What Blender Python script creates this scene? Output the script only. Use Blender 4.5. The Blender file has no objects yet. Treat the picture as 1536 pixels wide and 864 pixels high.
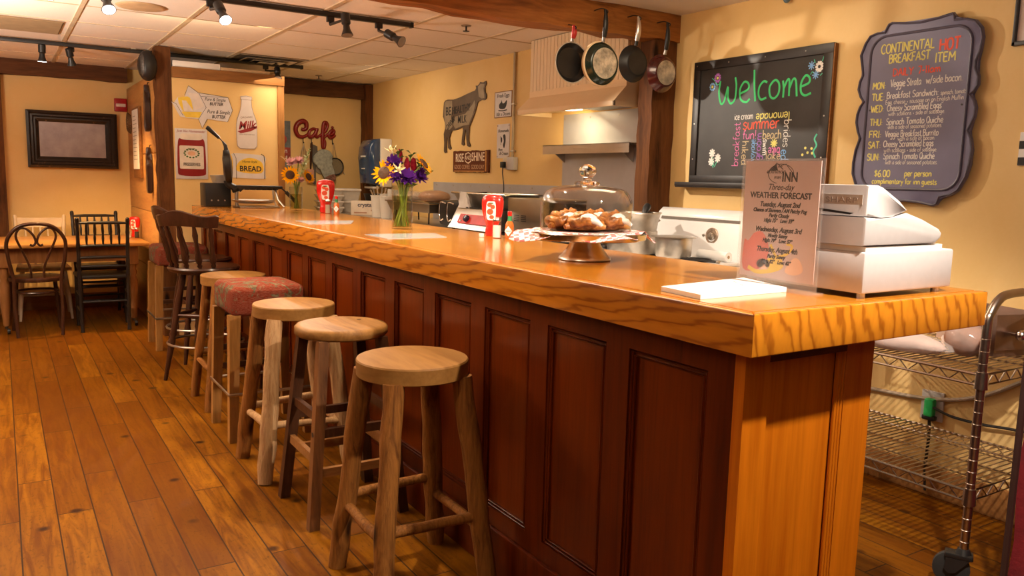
import bpy, bmesh, math, random
from math import sin, cos, pi, radians
from mathutils import Vector, Matrix
random.seed(7)
S = bpy.context.scene
COL = S.collection

# ------------------------------------------------------------------ camera
YAW, PITCH, ROLL, FPX, CAM_H = 0.566559, -0.133502, 0.0245849, 1206.24, 1.335
fw = Vector((sin(YAW)*cos(PITCH), cos(YAW)*cos(PITCH), sin(PITCH)))
rt = Vector((cos(YAW), -sin(YAW), 0)); up = rt.cross(fw)
rt2 = cos(ROLL)*rt + sin(ROLL)*up; up2 = -sin(ROLL)*rt + cos(ROLL)*up
cd = bpy.data.cameras.new('camera'); cam = bpy.data.objects.new('camera', cd); COL.objects.link(cam)
mw = Matrix((rt2, up2, -fw)).transposed().to_4x4(); mw.translation = (0, 0, CAM_H)
cam.matrix_world = mw
cd.sensor_fit = 'HORIZONTAL'; cd.sensor_width = 36; cd.lens = 36*FPX/1536; cd.clip_start = 0.05
S.camera = cam
S.view_settings.view_transform = 'Standard'; S.view_settings.look = 'None'
S.view_settings.gamma = 1.0; S.view_settings.exposure = 0.0; S.view_settings.use_curve_mapping = False

# ------------------------------------------------------------------ world and lights
w = bpy.data.worlds.new('world'); S.world = w; w.use_nodes = True
w.node_tree.nodes['Background'].inputs[0].default_value = (1.0, 0.68, 0.38, 1)
w.node_tree.nodes['Background'].inputs[1].default_value = 0.03
WARM = (1.0, 0.80, 0.56)
def spot(loc, tgt, power, ang=60, blend=.5, rad=.025, col=WARM, name='spot_lamp'):
    l = bpy.data.lights.new(name, 'SPOT'); l.energy = power; l.spot_size = radians(ang); l.spot_blend = blend
    l.shadow_soft_size = rad; l.color = col
    o = bpy.data.objects.new(name, l); COL.objects.link(o); o.location = loc
    o.rotation_euler = (Vector(tgt)-Vector(loc)).to_track_quat('-Z', 'Y').to_euler(); return o
def area(loc, tgt, power, sx, sy, col=WARM, name='area_lamp'):
    l = bpy.data.lights.new(name, 'AREA'); l.energy = power; l.shape = 'RECTANGLE'; l.size = sx; l.size_y = sy; l.color = col
    o = bpy.data.objects.new(name, l); COL.objects.link(o); o.location = loc
    o.rotation_euler = (Vector(tgt)-Vector(loc)).to_track_quat('-Z', 'Y').to_euler(); return o
# lamps of the near part of the room (behind and beside the camera), plus added fill
spot((1.75, .62, 2.25), (1.80, 1.50, .85), 250, 96, .35, .03, (1, .86, .72))       # over the end of the bar
spot((1.2, -.3, 2.25), (3.35, 1.5, 1.4), 18, 70, .7, .05, (1, .92, .90))         # towards the near right wall
spot((-.3, 1.2, 2.25), (1.4, 3.0, .45), 50, 48, .5, .03)                          # towards the bar front
spot((-.6, 2.6, 2.25), (.3, 3.6, 0), 3, 110, .8, .05)                           # floor on the left
area((-.4, .6, 2.28), (.3, 1.6, 0), 2, 1.2, 1.2)  # added general fill, a soft panel under the near ceiling
area((-.9, -.6, 1.7), (-.9, -.6, 3), 40, .5, .5, (1, .80, .62))                                   # added upward fill out of view, brightens the ceiling
area((-1.3, 5.0, 1.5), (-1.3, 5.0, 3), 310, .6, .6, (1, .82, .66))  # second added upward fill for the ceiling, unseen at the left
spot((1.40, 2.75, 2.25), (1.30, 2.95, 0), 125, 110, .4, .015)                        # straight down on the stools
spot((1.45, 4.3, 2.25), (1.30, 4.5, 0), 85, 110, .4, .015)
# the heads on the two visible ceiling tracks: lens position, target, power
HEADS = [((.24, 4.47, 2.14), (.1, 2.6, .0), 24, True), ((.50, 4.56, 2.12), (.7, 3.0, .0), 26, True),
         ((1.035, 4.46, 2.12), (1.35, 3.1, .6), 45, True), ((1.72, 4.52, 2.13), (1.73, 4.2, .9), 45, False),
         ((2.03, 4.46, 2.12), (3.05, 2.5, 1.0), 120, False), ((.325, 7.33, 2.15), (.3, 7.45, .8), 100, True),
         ((.525, 7.30, 2.14), (.75, 7.75, .9), 100, True), ((2.02, 6.92, 2.13), (1.8, 6.0, 1.1), 70, False)]
for p, t, e, lit in HEADS:
    d = (Vector(t)-Vector(p)).normalized()
    spot(Vector(p)+d*.03, t, e, 78 if e == 120 else 85 if e > 55 else 95, .6, .02, (1, .58, .22) if p[1] > 7.1 else (1, .86, .70) if p[0] > 1.6 else WARM)
area((1.2, 5.6, 2.27), (1.3, 6.9, 1.3), 5, .8, .5, (1, .72, .40))                               # wash on the partition wall
area((2.62, 7.0, 2.28), (2.9, 7.1, 1.0), 27, .7, 1.6)                              # over the kitchen run
area((2.6, 2.8, 2.28), (2.9, 3.0, 1.0), 16, .6, .8)                               # over the stove
area((3.24, 4.42, 1.796), (3.34, 4.7, 1.2), 5, .10, .30, (1, .80, .45), 'hood_lamp')

# ------------------------------------------------------------------ materials
def nt(name):
    m = bpy.data.materials.new(name); m.use_nodes = True
    return m, m.node_tree, m.node_tree.nodes['Principled BSDF']
def setp(b, **k):
    for a, v in k.items(): b.inputs[a].default_value = v
def mapping(t, scale, coord='Object', rot=(0, 0, 0), loc=(0, 0, 0)):
    tc = t.nodes.new('ShaderNodeTexCoord'); mp = t.nodes.new('ShaderNodeMapping')
    mp.inputs['Scale'].default_value = scale; mp.inputs['Rotation'].default_value = rot; mp.inputs['Location'].default_value = loc
    t.links.new(tc.outputs[coord], mp.inputs[0]); return mp.outputs[0]
def noise(t, vec, scale, detail=4, rough=.55, dist=0):
    n = t.nodes.new('ShaderNodeTexNoise'); n.inputs['Scale'].default_value = scale; n.inputs['Detail'].default_value = detail
    n.inputs['Roughness'].default_value = rough; n.inputs['Distortion'].default_value = dist
    t.links.new(vec, n.inputs['Vector']); return n.outputs['Fac']
def ramp(t, fac, stops):
    r = t.nodes.new('ShaderNodeValToRGB'); e = r.color_ramp.elements
    while len(e) < len(stops): e.new(.5)
    for x, (p, c) in zip(e, stops):
        x.position = p; x.color = (c[0], c[1], c[2], 1)
    t.links.new(fac, r.inputs[0]); return r.outputs[0]
def mix(t, fac, a, b, mode='MIX'):
    n = t.nodes.new('ShaderNodeMix'); n.data_type = 'RGBA'; n.blend_type = mode
    for sock, v in ((n.inputs[0], fac), (n.inputs[6], a), (n.inputs[7], b)):
        if isinstance(v, (int, float)): sock.default_value = v
        elif isinstance(v, tuple): sock.default_value = (v[0], v[1], v[2], 1)
        else: t.links.new(v, sock)
    return n.outputs[2]
def bump(t, b, h, s=.2, d=.01):
    n = t.nodes.new('ShaderNodeBump'); n.inputs['Strength'].default_value = s; n.inputs['Distance'].default_value = d
    t.links.new(h, n.inputs['Height']); t.links.new(n.outputs[0], b.inputs['Normal'])
def sc(c, k): return (min(c[0]*k, 1), min(c[1]*k, 1), min(c[2]*k, 1))
def plain(name, c, rough=.5, metal=0, var=.12, scale=12, bmp=0, coat=0, **k):
    m, t, b = nt(name); v = mapping(t, (1, 1, 1))
    f = noise(t, v, scale, 4)
    t.links.new(ramp(t, f, [(.3, sc(c, 1-var)), (.7, sc(c, 1+var))]), b.inputs['Base Color'])
    setp(b, Roughness=rough, Metallic=metal)
    if coat: setp(b, **{'Coat Weight': coat, 'Coat Roughness': .1})
    if bmp: bump(t, b, noise(t, v, scale*4, 3), bmp)
    for a, x in k.items(): b.inputs[a.replace('_', ' ')].default_value = x
    return m
def wood(name, dark, light, axis='z', scale=14, stretch=.07, rough=.45, coat=0, knots=False, bmp=.15, dist=1.2):
    m, t, b = nt(name)
    s = {'x': (stretch, 1, 1), 'y': (1, stretch, 1), 'z': (1, 1, stretch)}[axis]
    v = mapping(t, s)
    f = noise(t, v, scale, 6, .62, dist); f2 = noise(t, v, scale*7, 3, .6)
    c = ramp(t, f, [(.30, dark), (.52, sc(light, .8)), (.72, light)])
    c = mix(t, .45, c, ramp(t, f2, [(.35, sc(dark, .8)), (.6, light)]), 'MULTIPLY') if False else mix(t, .25, c, ramp(t, f2, [(.35, dark), (.65, light)]))
    if knots:
        v2 = mapping(t, {'x': (.35, 1, 1), 'y': (1, .35, 1), 'z': (1, 1, .35)}[axis])
        k = t.nodes.new('ShaderNodeTexVoronoi'); k.inputs['Scale'].default_value = 4.5; t.links.new(v2, k.inputs['Vector'])
        c = mix(t, ramp(t, k.outputs['Distance'], [(.05, (1, 1, 1)), (.11, (0, 0, 0))]), c, sc(dark, .35))
    t.links.new(c, b.inputs['Base Color']); setp(b, Roughness=rough, **{'Specular IOR Level': .16})
    if coat: setp(b, **{'Coat Weight': coat, 'Coat Roughness': .12})
    if bmp: bump(t, b, f2, bmp, .004)
    return m
def oak(name, dark, light, axis, scale, rough=.25, coat=.5, squash=.12, dist=7):
    m, t, b = nt(name)
    v = mapping(t, {'x': (squash, 1, 1), 'y': (1, squash, 1), 'z': (1, 1, squash)}[axis])
    wv = t.nodes.new('ShaderNodeTexWave'); wv.wave_type = 'BANDS'; wv.bands_direction = 'DIAGONAL'
    for a, x in (('Scale', scale), ('Distortion', dist), ('Detail', 3), ('Detail Scale', 1.3), ('Detail Roughness', .5)): wv.inputs[a].default_value = x
    t.links.new(v, wv.inputs['Vector'])
    f = noise(t, v, 45, 3)
    c = ramp(t, wv.outputs['Fac'], [(.0, sc(dark, 1.1)), (.07, sc(dark, 1.4)), (.22, sc(light, .86)), (.55, light), (1, sc(light, 1.05))])
    c = mix(t, .22, c, ramp(t, f, [(.35, dark), (.65, light)]))
    t.links.new(c, b.inputs['Base Color']); setp(b, Roughness=rough, **{'Coat Weight': coat, 'Coat Roughness': .1})
    return m
def glass(name, c=(1, 1, 1), rough=.0, ior=1.45):
    m, t, b = nt(name); v = mapping(t, (1, 1, 1))
    t.links.new(ramp(t, noise(t, v, 3), [(0, sc(c, .97)), (1, c)]), b.inputs['Base Color'])
    setp(b, Roughness=rough, IOR=ior, **{'Transmission Weight': 1.0}); return m
def film(name, c, alpha, rough=.15):       # thin clear plastic
    m, t, b = nt(name); v = mapping(t, (1, 1, 1))
    t.links.new(ramp(t, noise(t, v, 30), [(.3, sc(c, .9)), (.7, c)]), b.inputs['Base Color'])
    setp(b, Roughness=rough, Alpha=alpha); return m
def emit(name, c, s):
    m, t, b = nt(name); setp(b, **{'Base Color': (*c, 1), 'Emission Color': (*c, 1), 'Emission Strength': s})
    v = mapping(t, (1, 1, 1)); t.links.new(ramp(t, noise(t, v, 2), [(0, c), (1, c)]), b.inputs['Emission Color']); return m

MT = {}
def mk_floor():
    m, t, b = nt('plank_floor')
    v = mapping(t, (1, 1, 1), rot=(0, 0, pi/2))
    br = t.nodes.new('ShaderNodeTexBrick'); br.offset = .37; br.offset_frequency = 2; br.squash = 1
    for a, x in (('Scale', 1), ('Mortar Size', .0028), ('Mortar Smooth', .2), ('Bias', 0), ('Brick Width', 1.15), ('Row Height', .125)): br.inputs[a].default_value = x
    br.inputs['Color1'].default_value = (0, 0, 0, 1); br.inputs['Color2'].default_value = (1, 1, 1, 1); br.inputs['Mortar'].default_value = (.5, .5, .5, 1)
    t.links.new(v, br.inputs['Vector'])
    base = ramp(t, br.outputs['Color'], [(0, (.125, .038, .001)), (.5, (.175, .058, .0016)), (1, (.235, .086, .003))])
    # grain shifted from plank to plank
    va = t.nodes.new('ShaderNodeVectorMath'); va.operation = 'MULTIPLY_ADD'
    va.inputs[1].default_value = (0, 7, 3); cx = t.nodes.new('ShaderNodeCombineXYZ')
    t.links.new(br.outputs['Color'], cx.inputs[1]); t.links.new(cx.outputs[0], va.inputs[0]); t.links.new(mapping(t, (1, .09, 1)), va.inputs[2])
    f = noise(t, va.outputs[0], 22, 6, .6, 1.4)
    c = mix(t, ramp(t, f, [(.36, (.85, .85, .85)), (.60, (0, 0, 0))]), base, (.095, .023, .001))
    f3 = noise(t, mapping(t, (1, .35, 1)), 3.2, 3, .5)
    c = mix(t, ramp(t, f3, [(.42, (0, 0, 0)), (.7, (.45, .45, .45))]), c, (.09, .024, .001))
    k = t.nodes.new('ShaderNodeTexVoronoi'); k.inputs['Scale'].default_value = 5.6; k.inputs['Randomness'].default_value = 1
    t.links.new(mapping(t, (.8, .8, .8)), k.inputs['Vector'])
    nd = noise(t, mapping(t, (1, 1, 1)), 12, 3); dm = t.nodes.new('ShaderNodeMath'); dm.operation = 'MULTIPLY_ADD'; dm.inputs[1].default_value = .10
    t.links.new(nd, dm.inputs[0]); t.links.new(k.outputs['Distance'], dm.inputs[2])
    c = mix(t, ramp(t, dm.outputs[0], [(.115, (1, 1, 1)), (.19, (0, 0, 0))]), c, (.028, .008, .002))
    c = mix(t, ramp(t, br.outputs['Fac'], [(.2, (0, 0, 0)), (.8, (1, 1, 1))]), c, (.035, .014, .005))
    dn = noise(t, mapping(t, (1, .5, 1)), 70, 4, .7)
    c = mix(t, ramp(t, dn, [(.30, (.75, .75, .75)), (.46, (0, 0, 0))]), c, (.075, .022, .002))
    t.links.new(c, b.inputs['Base Color'])
    rr = t.nodes.new('ShaderNodeMapRange'); rr.inputs[3].default_value = .36; rr.inputs[4].default_value = .56; b.inputs['Specular IOR Level'].default_value = .10
    t.links.new(f3, rr.inputs[0]); t.links.new(rr.outputs[0], b.inputs['Roughness'])
    inv = t.nodes.new('ShaderNodeMath'); inv.operation = 'SUBTRACT'; inv.inputs[0].default_value = 1; t.links.new(br.outputs['Fac'], inv.inputs[1])
    bump(t, b, inv.outputs[0], .5, .004)
    return m
def mk_wall(name, c, c2):
    m, t, b = nt(name); v = mapping(t, (1, 1, 1))
    f = noise(t, v, 1.6, 5, .6, .4); f2 = noise(t, v, 60, 3)
    t.links.new(mix(t, .15, ramp(t, f, [(.3, c2), (.65, c)]), ramp(t, f2, [(.3, c2), (.7, c)])), b.inputs['Base Color'])
    setp(b, Roughness=.62); bump(t, b, f2, .12, .003); return m
def mk_ceiling():
    m, t, b = nt('acoustic_tile'); v = mapping(t, (1, 1, 1))
    f2 = noise(t, v, 130, 2, .7); f = noise(t, v, .9, 3)
    c = mix(t, .35, ramp(t, f, [(.3, (.82, .74, .64)), (.7, (.90, .82, .72))]), ramp(t, f2, [(.3, (.76, .68, .57)), (.5, (.92, .84, .74))]))
    t.links.new(c, b.inputs['Base Color']); setp(b, Roughness=.85); bump(t, b, f2, .15, .003); return m
FLOOR = mk_floor(); WALL = mk_wall('yellow_paint', (.80, .555, .235), (.74, .485, .17)); CEIL = mk_ceiling()
WHITEP = plain('white_plaster', (.80, .73, .64), .7, var=.05, scale=4)
BEAM = wood('old_timber', (.035, .012, .004), (.17, .062, .018), 'z', 9, .12, .65, bmp=.6, knots=True)
BEAMX = wood('old_timber_beam', (.08, .022, .005), (.40, .145, .030), 'x', 9, .10, .55, bmp=.5, knots=True)
DBEAMX = wood('dark_timber_beam', (.045, .018, .008), (.15, .06, .022), 'x', 9, .12, .65, bmp=.5)
TRIMW = wood('brown_trim', (.17, .065, .018), (.34, .15, .045), 'x', 12, .1, .5)
PINE = wood('orange_pine_board', (.40, .17, .045), (.66, .33, .10), 'y', 8, .1, .4)
OAKTOP = wood('oak_counter_top', (.40, .120, .008), (.62, .235, .020), 'y', 10, .05, .16, .6, bmp=.02)
OAKF = oak('oak_front_edge', (.26, .070, .004), (.60, .205, .012), 'y', 19, dist=9)
OAKE = oak('oak_end_edge', (.30, .085, .005), (.66, .235, .014), 'z', 13, squash=.45, dist=6)
CNT = wood('panel_wood_shaded', (.060, .006, .0006), (.17, .025, .001), 'z', 12, .06, .30, .06, bmp=.05)  # bar wood on the shaded front, the shade put into its colour
CNTF = wood('frame_wood_shaded', (.052, .005, .0006), (.135, .019, .001), 'z', 12, .06, .34, .05, bmp=.05)  # frame of the same front, shade in the colour too
LOG = wood('peeled_log', (.075, .022, .004), (.30, .115, .022), 'z', 24, .09, .65, knots=True, bmp=.8, dist=2)
LOGP = wood('pale_weathered_log', (.26, .12, .045), (.54, .32, .15), 'z', 30, .06, .75, bmp=1.0, dist=2)
SEATW = wood('stool_seat_wood', (.17, .070, .014), (.29, .135, .033), 'y', 9, .12, .55, .0, bmp=.05)
SEATD = wood('worn_seat_wood', (.13, .05, .010), (.31, .145, .038), 'y', 11, .1, .5, .0)
DLEG = wood('dark_stained_leg', (.025, .010, .006), (.09, .035, .015), 'z', 12, .1, .4)
OAKLEG = wood('oak_square_leg', (.16, .07, .015), (.36, .165, .045), 'z', 12, .08, .45)
DCHAIR = wood('dark_walnut_chair', (.018, .008, .005), (.07, .025, .012), 'z', 10, .1, .28, .3, bmp=.03)
BLACKW = plain('black_chair_paint', (.012, .009, .008), .35, var=.3)
WHITEW = plain('white_chair_paint', (.62, .48, .32), .5, var=.08)
TABLEW = wood('pine_table', (.30, .12, .025), (.56, .27, .07), 'x', 9, .06, .35, .3, bmp=.03)
TABLEL = wood('table_base_wood', (.13, .05, .015), (.27, .115, .035), 'z', 10, .1, .4)
CARTM = plain('worn_chrome', (.50, .42, .35), .28, 1, var=.1)
CHROME = plain('chrome', (.75, .70, .64), .18, 1, var=.05)
STEEL = plain('stainless_steel', (.56, .52, .47), .32, 1, var=.08, scale=6)
STEELD = plain('dull_steel_sheet', (.52, .52, .56), .42, .5, var=.10, scale=3)
ALU = plain('scuffed_aluminium', (.60, .55, .48), .38, 1, var=.25, scale=9, bmp=.1)
IRON = plain('black_iron', (.020, .018, .017), .42, .3, var=.3)
BLACKP = plain('black_plastic', (.014, .013, .013), .4, var=.2)
RUBBER = plain('rubber', (.02, .019, .018), .7)
WHITEPL = plain('white_plastic', (.80, .76, .70), .35, var=.03)
BEIGE = plain('putty_plastic', (.52, .49, .48), .42, var=.03, scale=40)
ENAMEL = plain('white_enamel', (.80, .78, .76), .2, coat=.5, var=.02)
CREAM = plain('cream_paint', (.80, .60, .36), .5, var=.05, scale=4)
PAPER = plain('white_paper', (.86, .84, .80), .7, var=.02)
def thin(name, c, ior=1.5):              # thin-walled clear glass: see-through plus mirror reflection at glancing angles
    m = bpy.data.materials.new(name); m.use_nodes = True; t = m.node_tree; t.nodes.remove(t.nodes['Principled BSDF'])
    tr = t.nodes.new('ShaderNodeBsdfTransparent'); gl = t.nodes.new('ShaderNodeBsdfGlossy'); mx = t.nodes.new('ShaderNodeMixShader'); fr = t.nodes.new('ShaderNodeMath'); lw = t.nodes.new('ShaderNodeLayerWeight'); pw = t.nodes.new('ShaderNodeMath')
    gl.inputs['Roughness'].default_value = .03; lw.inputs[0].default_value = .5; pw.operation = 'POWER'; pw.inputs[1].default_value = 3; t.links.new(lw.outputs['Facing'], pw.inputs[0])
    fr.operation = 'MULTIPLY_ADD'; fr.inputs[1].default_value = .8; fr.inputs[2].default_value = (ior-1)*.06; t.links.new(pw.outputs[0], fr.inputs[0])
    v = mapping(t, (1, 1, 1)); t.links.new(ramp(t, noise(t, v, 3), [(0, sc(c, .98)), (1, c)]), tr.inputs[0])
    for a, b_ in ((fr.outputs[0], mx.inputs[0]), (tr.outputs[0], mx.inputs[1]), (gl.outputs[0], mx.inputs[2]), (mx.outputs[0], t.nodes['Material Output'].inputs[0])): t.links.new(a, b_)
    return m
GLASS = thin('clear_glass', (.97, .97, .95)); WATER = thin('vase_water', (.86, .84, .58), 1.2); KNOBG = glass('solid_glass')
RED = plain('red_plastic', (.62, .015, .010), .25, coat=.4, var=.08)
CHALK = plain('chalkboard_slate', (.030, .026, .024), .55, var=.35, scale=5)
CHALKF = plain('black_board_frame', (.022, .018, .017), .45, var=.3)
MENU = plain('violet_grey_board', (.165, .155, .250), .5, var=.12, scale=5)
INKB = plain('black_ink', (.015, .012, .012), .6); INKR = plain('dark_red_ink', (.28, .02, .02), .6)
CW = plain('white_chalk', (.85, .83, .80), .8); CY = plain('yellow_chalk', (.80, .74, .22), .8); CR = plain('red_chalk', (.80, .12, .07), .8)
CG = plain('green_chalk', (.06, .62, .20), .8); CP = plain('pink_chalk', (.80, .22, .50), .8); CB = plain('blue_chalk', (.22, .45, .80), .8)
CV = plain('violet_chalk', (.45, .16, .60), .8); CO = plain('tan_chalk', (.62, .50, .30), .8)
LEAF = plain('leaf_green', (.045, .12, .02), .5, var=.3); STEMG = plain('stem_green', (.16, .24, .05), .5, var=.2)
PALEG = plain('pale_green', (.66, .74, .46), .6, var=.2)
PETAL = plain('sunflower_yellow', (.88, .42, .004), .7, var=.15, Specular_IOR_Level=.05); DISC = plain('flower_disc', (.06, .025, .010), .8, var=.4, bmp=.6)
PURP = plain('purple_petal', (.075, .014, .17), .7, var=.3, Specular_IOR_Level=.08); PINK = plain('pink_petal', (.80, .48, .52), .6, var=.15)
WINE = plain('wine_red_flower', (.17, .006, .014), .7, var=.35, Specular_IOR_Level=.08)
# ------------------------------------------------------------------ mesh helpers
def frame_from(d):
    d = Vector(d).normalized(); a = Vector((0, 0, 1)) if abs(d.z) < .95 else Vector((1, 0, 0))
    u = d.cross(a).normalized(); return u, d.cross(u).normalized()
def catmull(pts, n=6, closed=False):
    P = [Vector(p) for p in pts]; out = []
    m = len(P); rng = range(m if closed else m-1)
    for i in rng:
        p1, p2 = P[i], P[(i+1) % m]
        p0 = P[i-1] if (closed or i > 0) else p1*2-p2
        p3 = P[(i+2) % m] if (closed or i+2 < m) else p2*2-p1
        for k in range(n):
            t = k/n
            out.append(.5*((2*p1)+(p2-p0)*t+(2*p0-5*p1+4*p2-p3)*t*t+(3*p1-p0-3*p2+p3)*t**3))
    if not closed: out.append(P[-1])
    return out
class MB:
    def __init__(s): s.bm = bmesh.new(); s.M = Matrix.Identity(4)
    def V(s, p): return s.bm.verts.new(s.M @ Vector(p))
    def F(s, vs):
        try: return s.bm.faces.new(vs)
        except ValueError: return None
    def box(s, x0, x1, y0, y1, z0, z1, bev=0, seg=2):
        v = [s.V((x, y, z)) for x in (x0, x1) for y in (y0, y1) for z in (z0, z1)]
        fs = [s.F([v[i] for i in q]) for q in ((0, 1, 3, 2), (4, 6, 7, 5), (0, 4, 5, 1), (2, 3, 7, 6), (0, 2, 6, 4), (1, 5, 7, 3))]
        if bev:
            es = {e for f in fs for e in f.edges}
            bmesh.ops.bevel(s.bm, geom=list(es), offset=bev, segments=seg, affect='EDGES', profile=.5)
        return s
    def hexa(s, b, t):              # bottom quad, top quad (counter-clockwise from above)
        vb = [s.V(p) for p in b]; vt = [s.V(p) for p in t]
        s.F(vb[::-1]); s.F(vt)
        for i in range(4): s.F([vb[i], vb[(i+1) % 4], vt[(i+1) % 4], vt[i]])
        return s
    def prism(s, pts, a, b, ax='y', bev=0):     # outline in (x,z) along y; (y,z) along x; (x,y) along z
        f = {'y': lambda p, h: (p[0], h, p[1]), 'x': lambda p, h: (h, p[0], p[1]), 'z': lambda p, h: (p[0], p[1], h)}[ax]
        A = [s.V(f(p, a)) for p in pts]; B = [s.V(f(p, b)) for p in pts]; n = len(pts)
        fa = s.F(A); fb = s.F(B[::-1]); fs = [fa, fb]
        for i in range(n): fs.append(s.F([A[i], B[i], B[(i+1) % n], A[(i+1) % n]]))
        if bev:
            es = list(set(fa.edges) | set(fb.edges))
            bmesh.ops.bevel(s.bm, geom=es, offset=bev, segments=2, affect='EDGES', profile=.5)
        return s
    def tube(s, path, r, n=8, closed=False, flat=None):
        P = [Vector(p) for p in path]; m = len(P)
        R = r if isinstance(r, (list, tuple)) else [r]*m
        rings = []; u = None
        for i in range(m):
            a = P[i-1] if (i > 0 or closed) else P[i]; b = P[(i+1) % m] if (i < m-1 or closed) else P[i]
            d = (b-a).normalized() if (b-a).length > 1e-9 else Vector((0, 0, 1))
            if u is None: u, v = frame_from(d)
            else:
                u = (u-d*u.dot(d)); u = u.normalized() if u.length > 1e-6 else frame_from(d)[0]; v = d.cross(u)
            rings.append([s.V(P[i]+(u*cos(2*pi*k/n)+v*sin(2*pi*k/n))*R[i]) for k in range(n)])
        for i in range(m if closed else m-1):
            A, B = rings[i], rings[(i+1) % m]
            for k in range(n): s.F([A[k], A[(k+1) % n], B[(k+1) % n], B[k]])
        if not closed: s.F(rings[0][::-1]); s.F(rings[-1])
        return s
    def cyl(s, a, b, r0, r1=None, n=16): return s.tube([a, b], [r0, r0 if r1 is None else r1], n)
    def lathe(s, prof, n=32, c=(0, 0, 0), wob=0, closed=False):
        rings = []
        for r, z in prof:
            if r < 1e-6: rings.append([s.V((c[0], c[1], c[2]+z))])
            else: rings.append([s.V((c[0]+r*(1+wob*sin(5*k*2*pi/n+1))*cos(2*pi*k/n), c[1]+r*(1+wob*sin(3*k*2*pi/n))*sin(2*pi*k/n), c[2]+z)) for k in range(n)])
        prs = list(zip(rings, rings[1:])) + ([(rings[-1], rings[0])] if closed else [])
        for A, B in prs:
            for k in range(n):
                a0, a1 = A[k % len(A)], A[(k+1) % len(A)]; b0, b1 = B[k % len(B)], B[(k+1) % len(B)]
                vs = []
                for q in (a0, a1, b1, b0):
                    if q not in vs: vs.append(q)
                if len(vs) > 2: s.F(vs)
        if not closed:
            if len(rings[0]) > 1: s.F(rings[0][::-1])
            if len(rings[-1]) > 1: s.F(rings[-1])
        return s
    def ball(s, c, rx, ry=None, rz=None, n=16, m=10, jit=0):
        ry = ry or rx; rz = rz or rx; rows = []
        for i in range(m+1):
            th = pi*i/m
            if i in (0, m): rows.append([s.V((c[0], c[1], c[2]+rz*cos(th)))])
            else:
                rows.append([s.V((c[0]+rx*sin(th)*cos(2*pi*k/n)*(1+random.uniform(-jit, jit)), c[1]+ry*sin(th)*sin(2*pi*k/n)*(1+random.uniform(-jit, jit)), c[2]+rz*cos(th)*(1+random.uniform(-jit, jit)))) for k in range(n)])
        for A, B in zip(rows, rows[1:]):
            for k in range(n):
                vs = []
                for q in (A[k % len(A)], B[k % len(B)], B[(k+1) % n % len(B)], A[(k+1) % n % len(A)]):
                    if q not in vs: vs.append(q)
                if len(vs) > 2: s.F(vs)
        return s
    def strip(s, pts, wd, d=.0012, y=0):      # chalk or paint stroke in the local x,z plane, facing -y
        P = [Vector((p[0], 0, p[1])) for p in pts]; rows = []
        for i, p in enumerate(P):
            a = P[max(i-1, 0)]; b = P[min(i+1, len(P)-1)]; t = (b-a)
            t = t.normalized() if t.length > 1e-9 else Vector((1, 0, 0)); nn = Vector((-t.z, 0, t.x))*wd/2
            rows.append((s.V(p+nn+Vector((0, y, 0))), s.V(p+Vector((0, y-d, 0))), s.V(p-nn+Vector((0, y, 0)))))
        for A, B in zip(rows, rows[1:]):
            s.F([A[0], B[0], B[1], A[1]]); s.F([A[1], B[1], B[2], A[2]])
        return s
    def text(s, body, size, x, z, y=-.001, align='CENTER', shear=0, off=0, ext=.0006, rot=0, sx=1, M=None):
        c = bpy.data.curves.new('t', 'FONT'); c.body = body; c.size = size; c.align_x = align; c.shear = shear
        c.offset = off; c.extrude = ext; c.resolution_u = 3
        o = bpy.data.objects.new('t', c); me = bpy.data.meshes.new_from_object(o)
        T = s.M @ Matrix.Translation((x, y, z)) @ Matrix.Rotation(pi/2, 4, 'X') @ Matrix.Rotation(rot, 4, 'Z') @ Matrix.Diagonal((sx, 1, 1, 1))
        me.transform(T); s.bm.from_mesh(me)
        bpy.data.objects.remove(o); bpy.data.curves.remove(c); bpy.data.meshes.remove(me); return s
    def flat(s, pts, y=-.001, d=.0008):       # thin flat shape in x,z facing -y
        return s.prism(pts, y-d, y, 'y')
    def build(s, name, mat, parent=None, loc=(0, 0, 0), rot=(0, 0, 0), ang=38):
        bmesh.ops.recalc_face_normals(s.bm, faces=s.bm.faces[:])
        me = bpy.data.meshes.new(name); s.bm.to_mesh(me); s.bm.free()
        me.materials.append(mat)
        for p in me.polygons: p.use_smooth = True
        me.set_sharp_from_angle(angle=radians(ang))
        o = bpy.data.objects.new(name, me); COL.objects.link(o); o.location = loc; o.rotation_euler = rot
        if parent: o.parent = parent
        return o
def tag(o, label, cat, group=None):
    o['label'] = label; o['category'] = cat
    if group: o['group'] = group
    return o
def thing(name, label, cat, loc=(0, 0, 0), rz=0, group=None):
    o = bpy.data.objects.new(name, None); COL.objects.link(o); o.empty_display_size = .05
    o.location = loc; o.rotation_euler = (0, 0, rz); return tag(o, label, cat, group)
def struct(o): o['kind'] = 'structure'; return o
def copy_tree(o, parent=None):
    c = o.copy(); COL.objects.link(c)
    if parent: c.parent = parent
    for ch in list(o.children): copy_tree(ch, c)
    return c
def dup(o, loc, rz, label):
    c = copy_tree(o); c.location = loc; c.rotation_euler = (0, 0, rz); c['label'] = label; return c
RW = -pi/2            # rotation that turns a front facing -y to face -x (things on the right wall)
def ell(cx, cz, rx, rz, n=24, a0=0, a1=2*pi): return [(cx+rx*cos(a0+(a1-a0)*k/n), cz+rz*sin(a0+(a1-a0)*k/n)) for k in range(n)]
def rrect(x0, x1, z0, z1, r, n=5):
    out = []
    for cx, cz, a in ((x1-r, z1-r, 0), (x0+r, z1-r, pi/2), (x0+r, z0+r, pi), (x1-r, z0+r, 1.5*pi)):
        out += [(cx+r*cos(a+pi/2*k/n), cz+r*sin(a+pi/2*k/n)) for k in range(n+1)]
    return out
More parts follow.
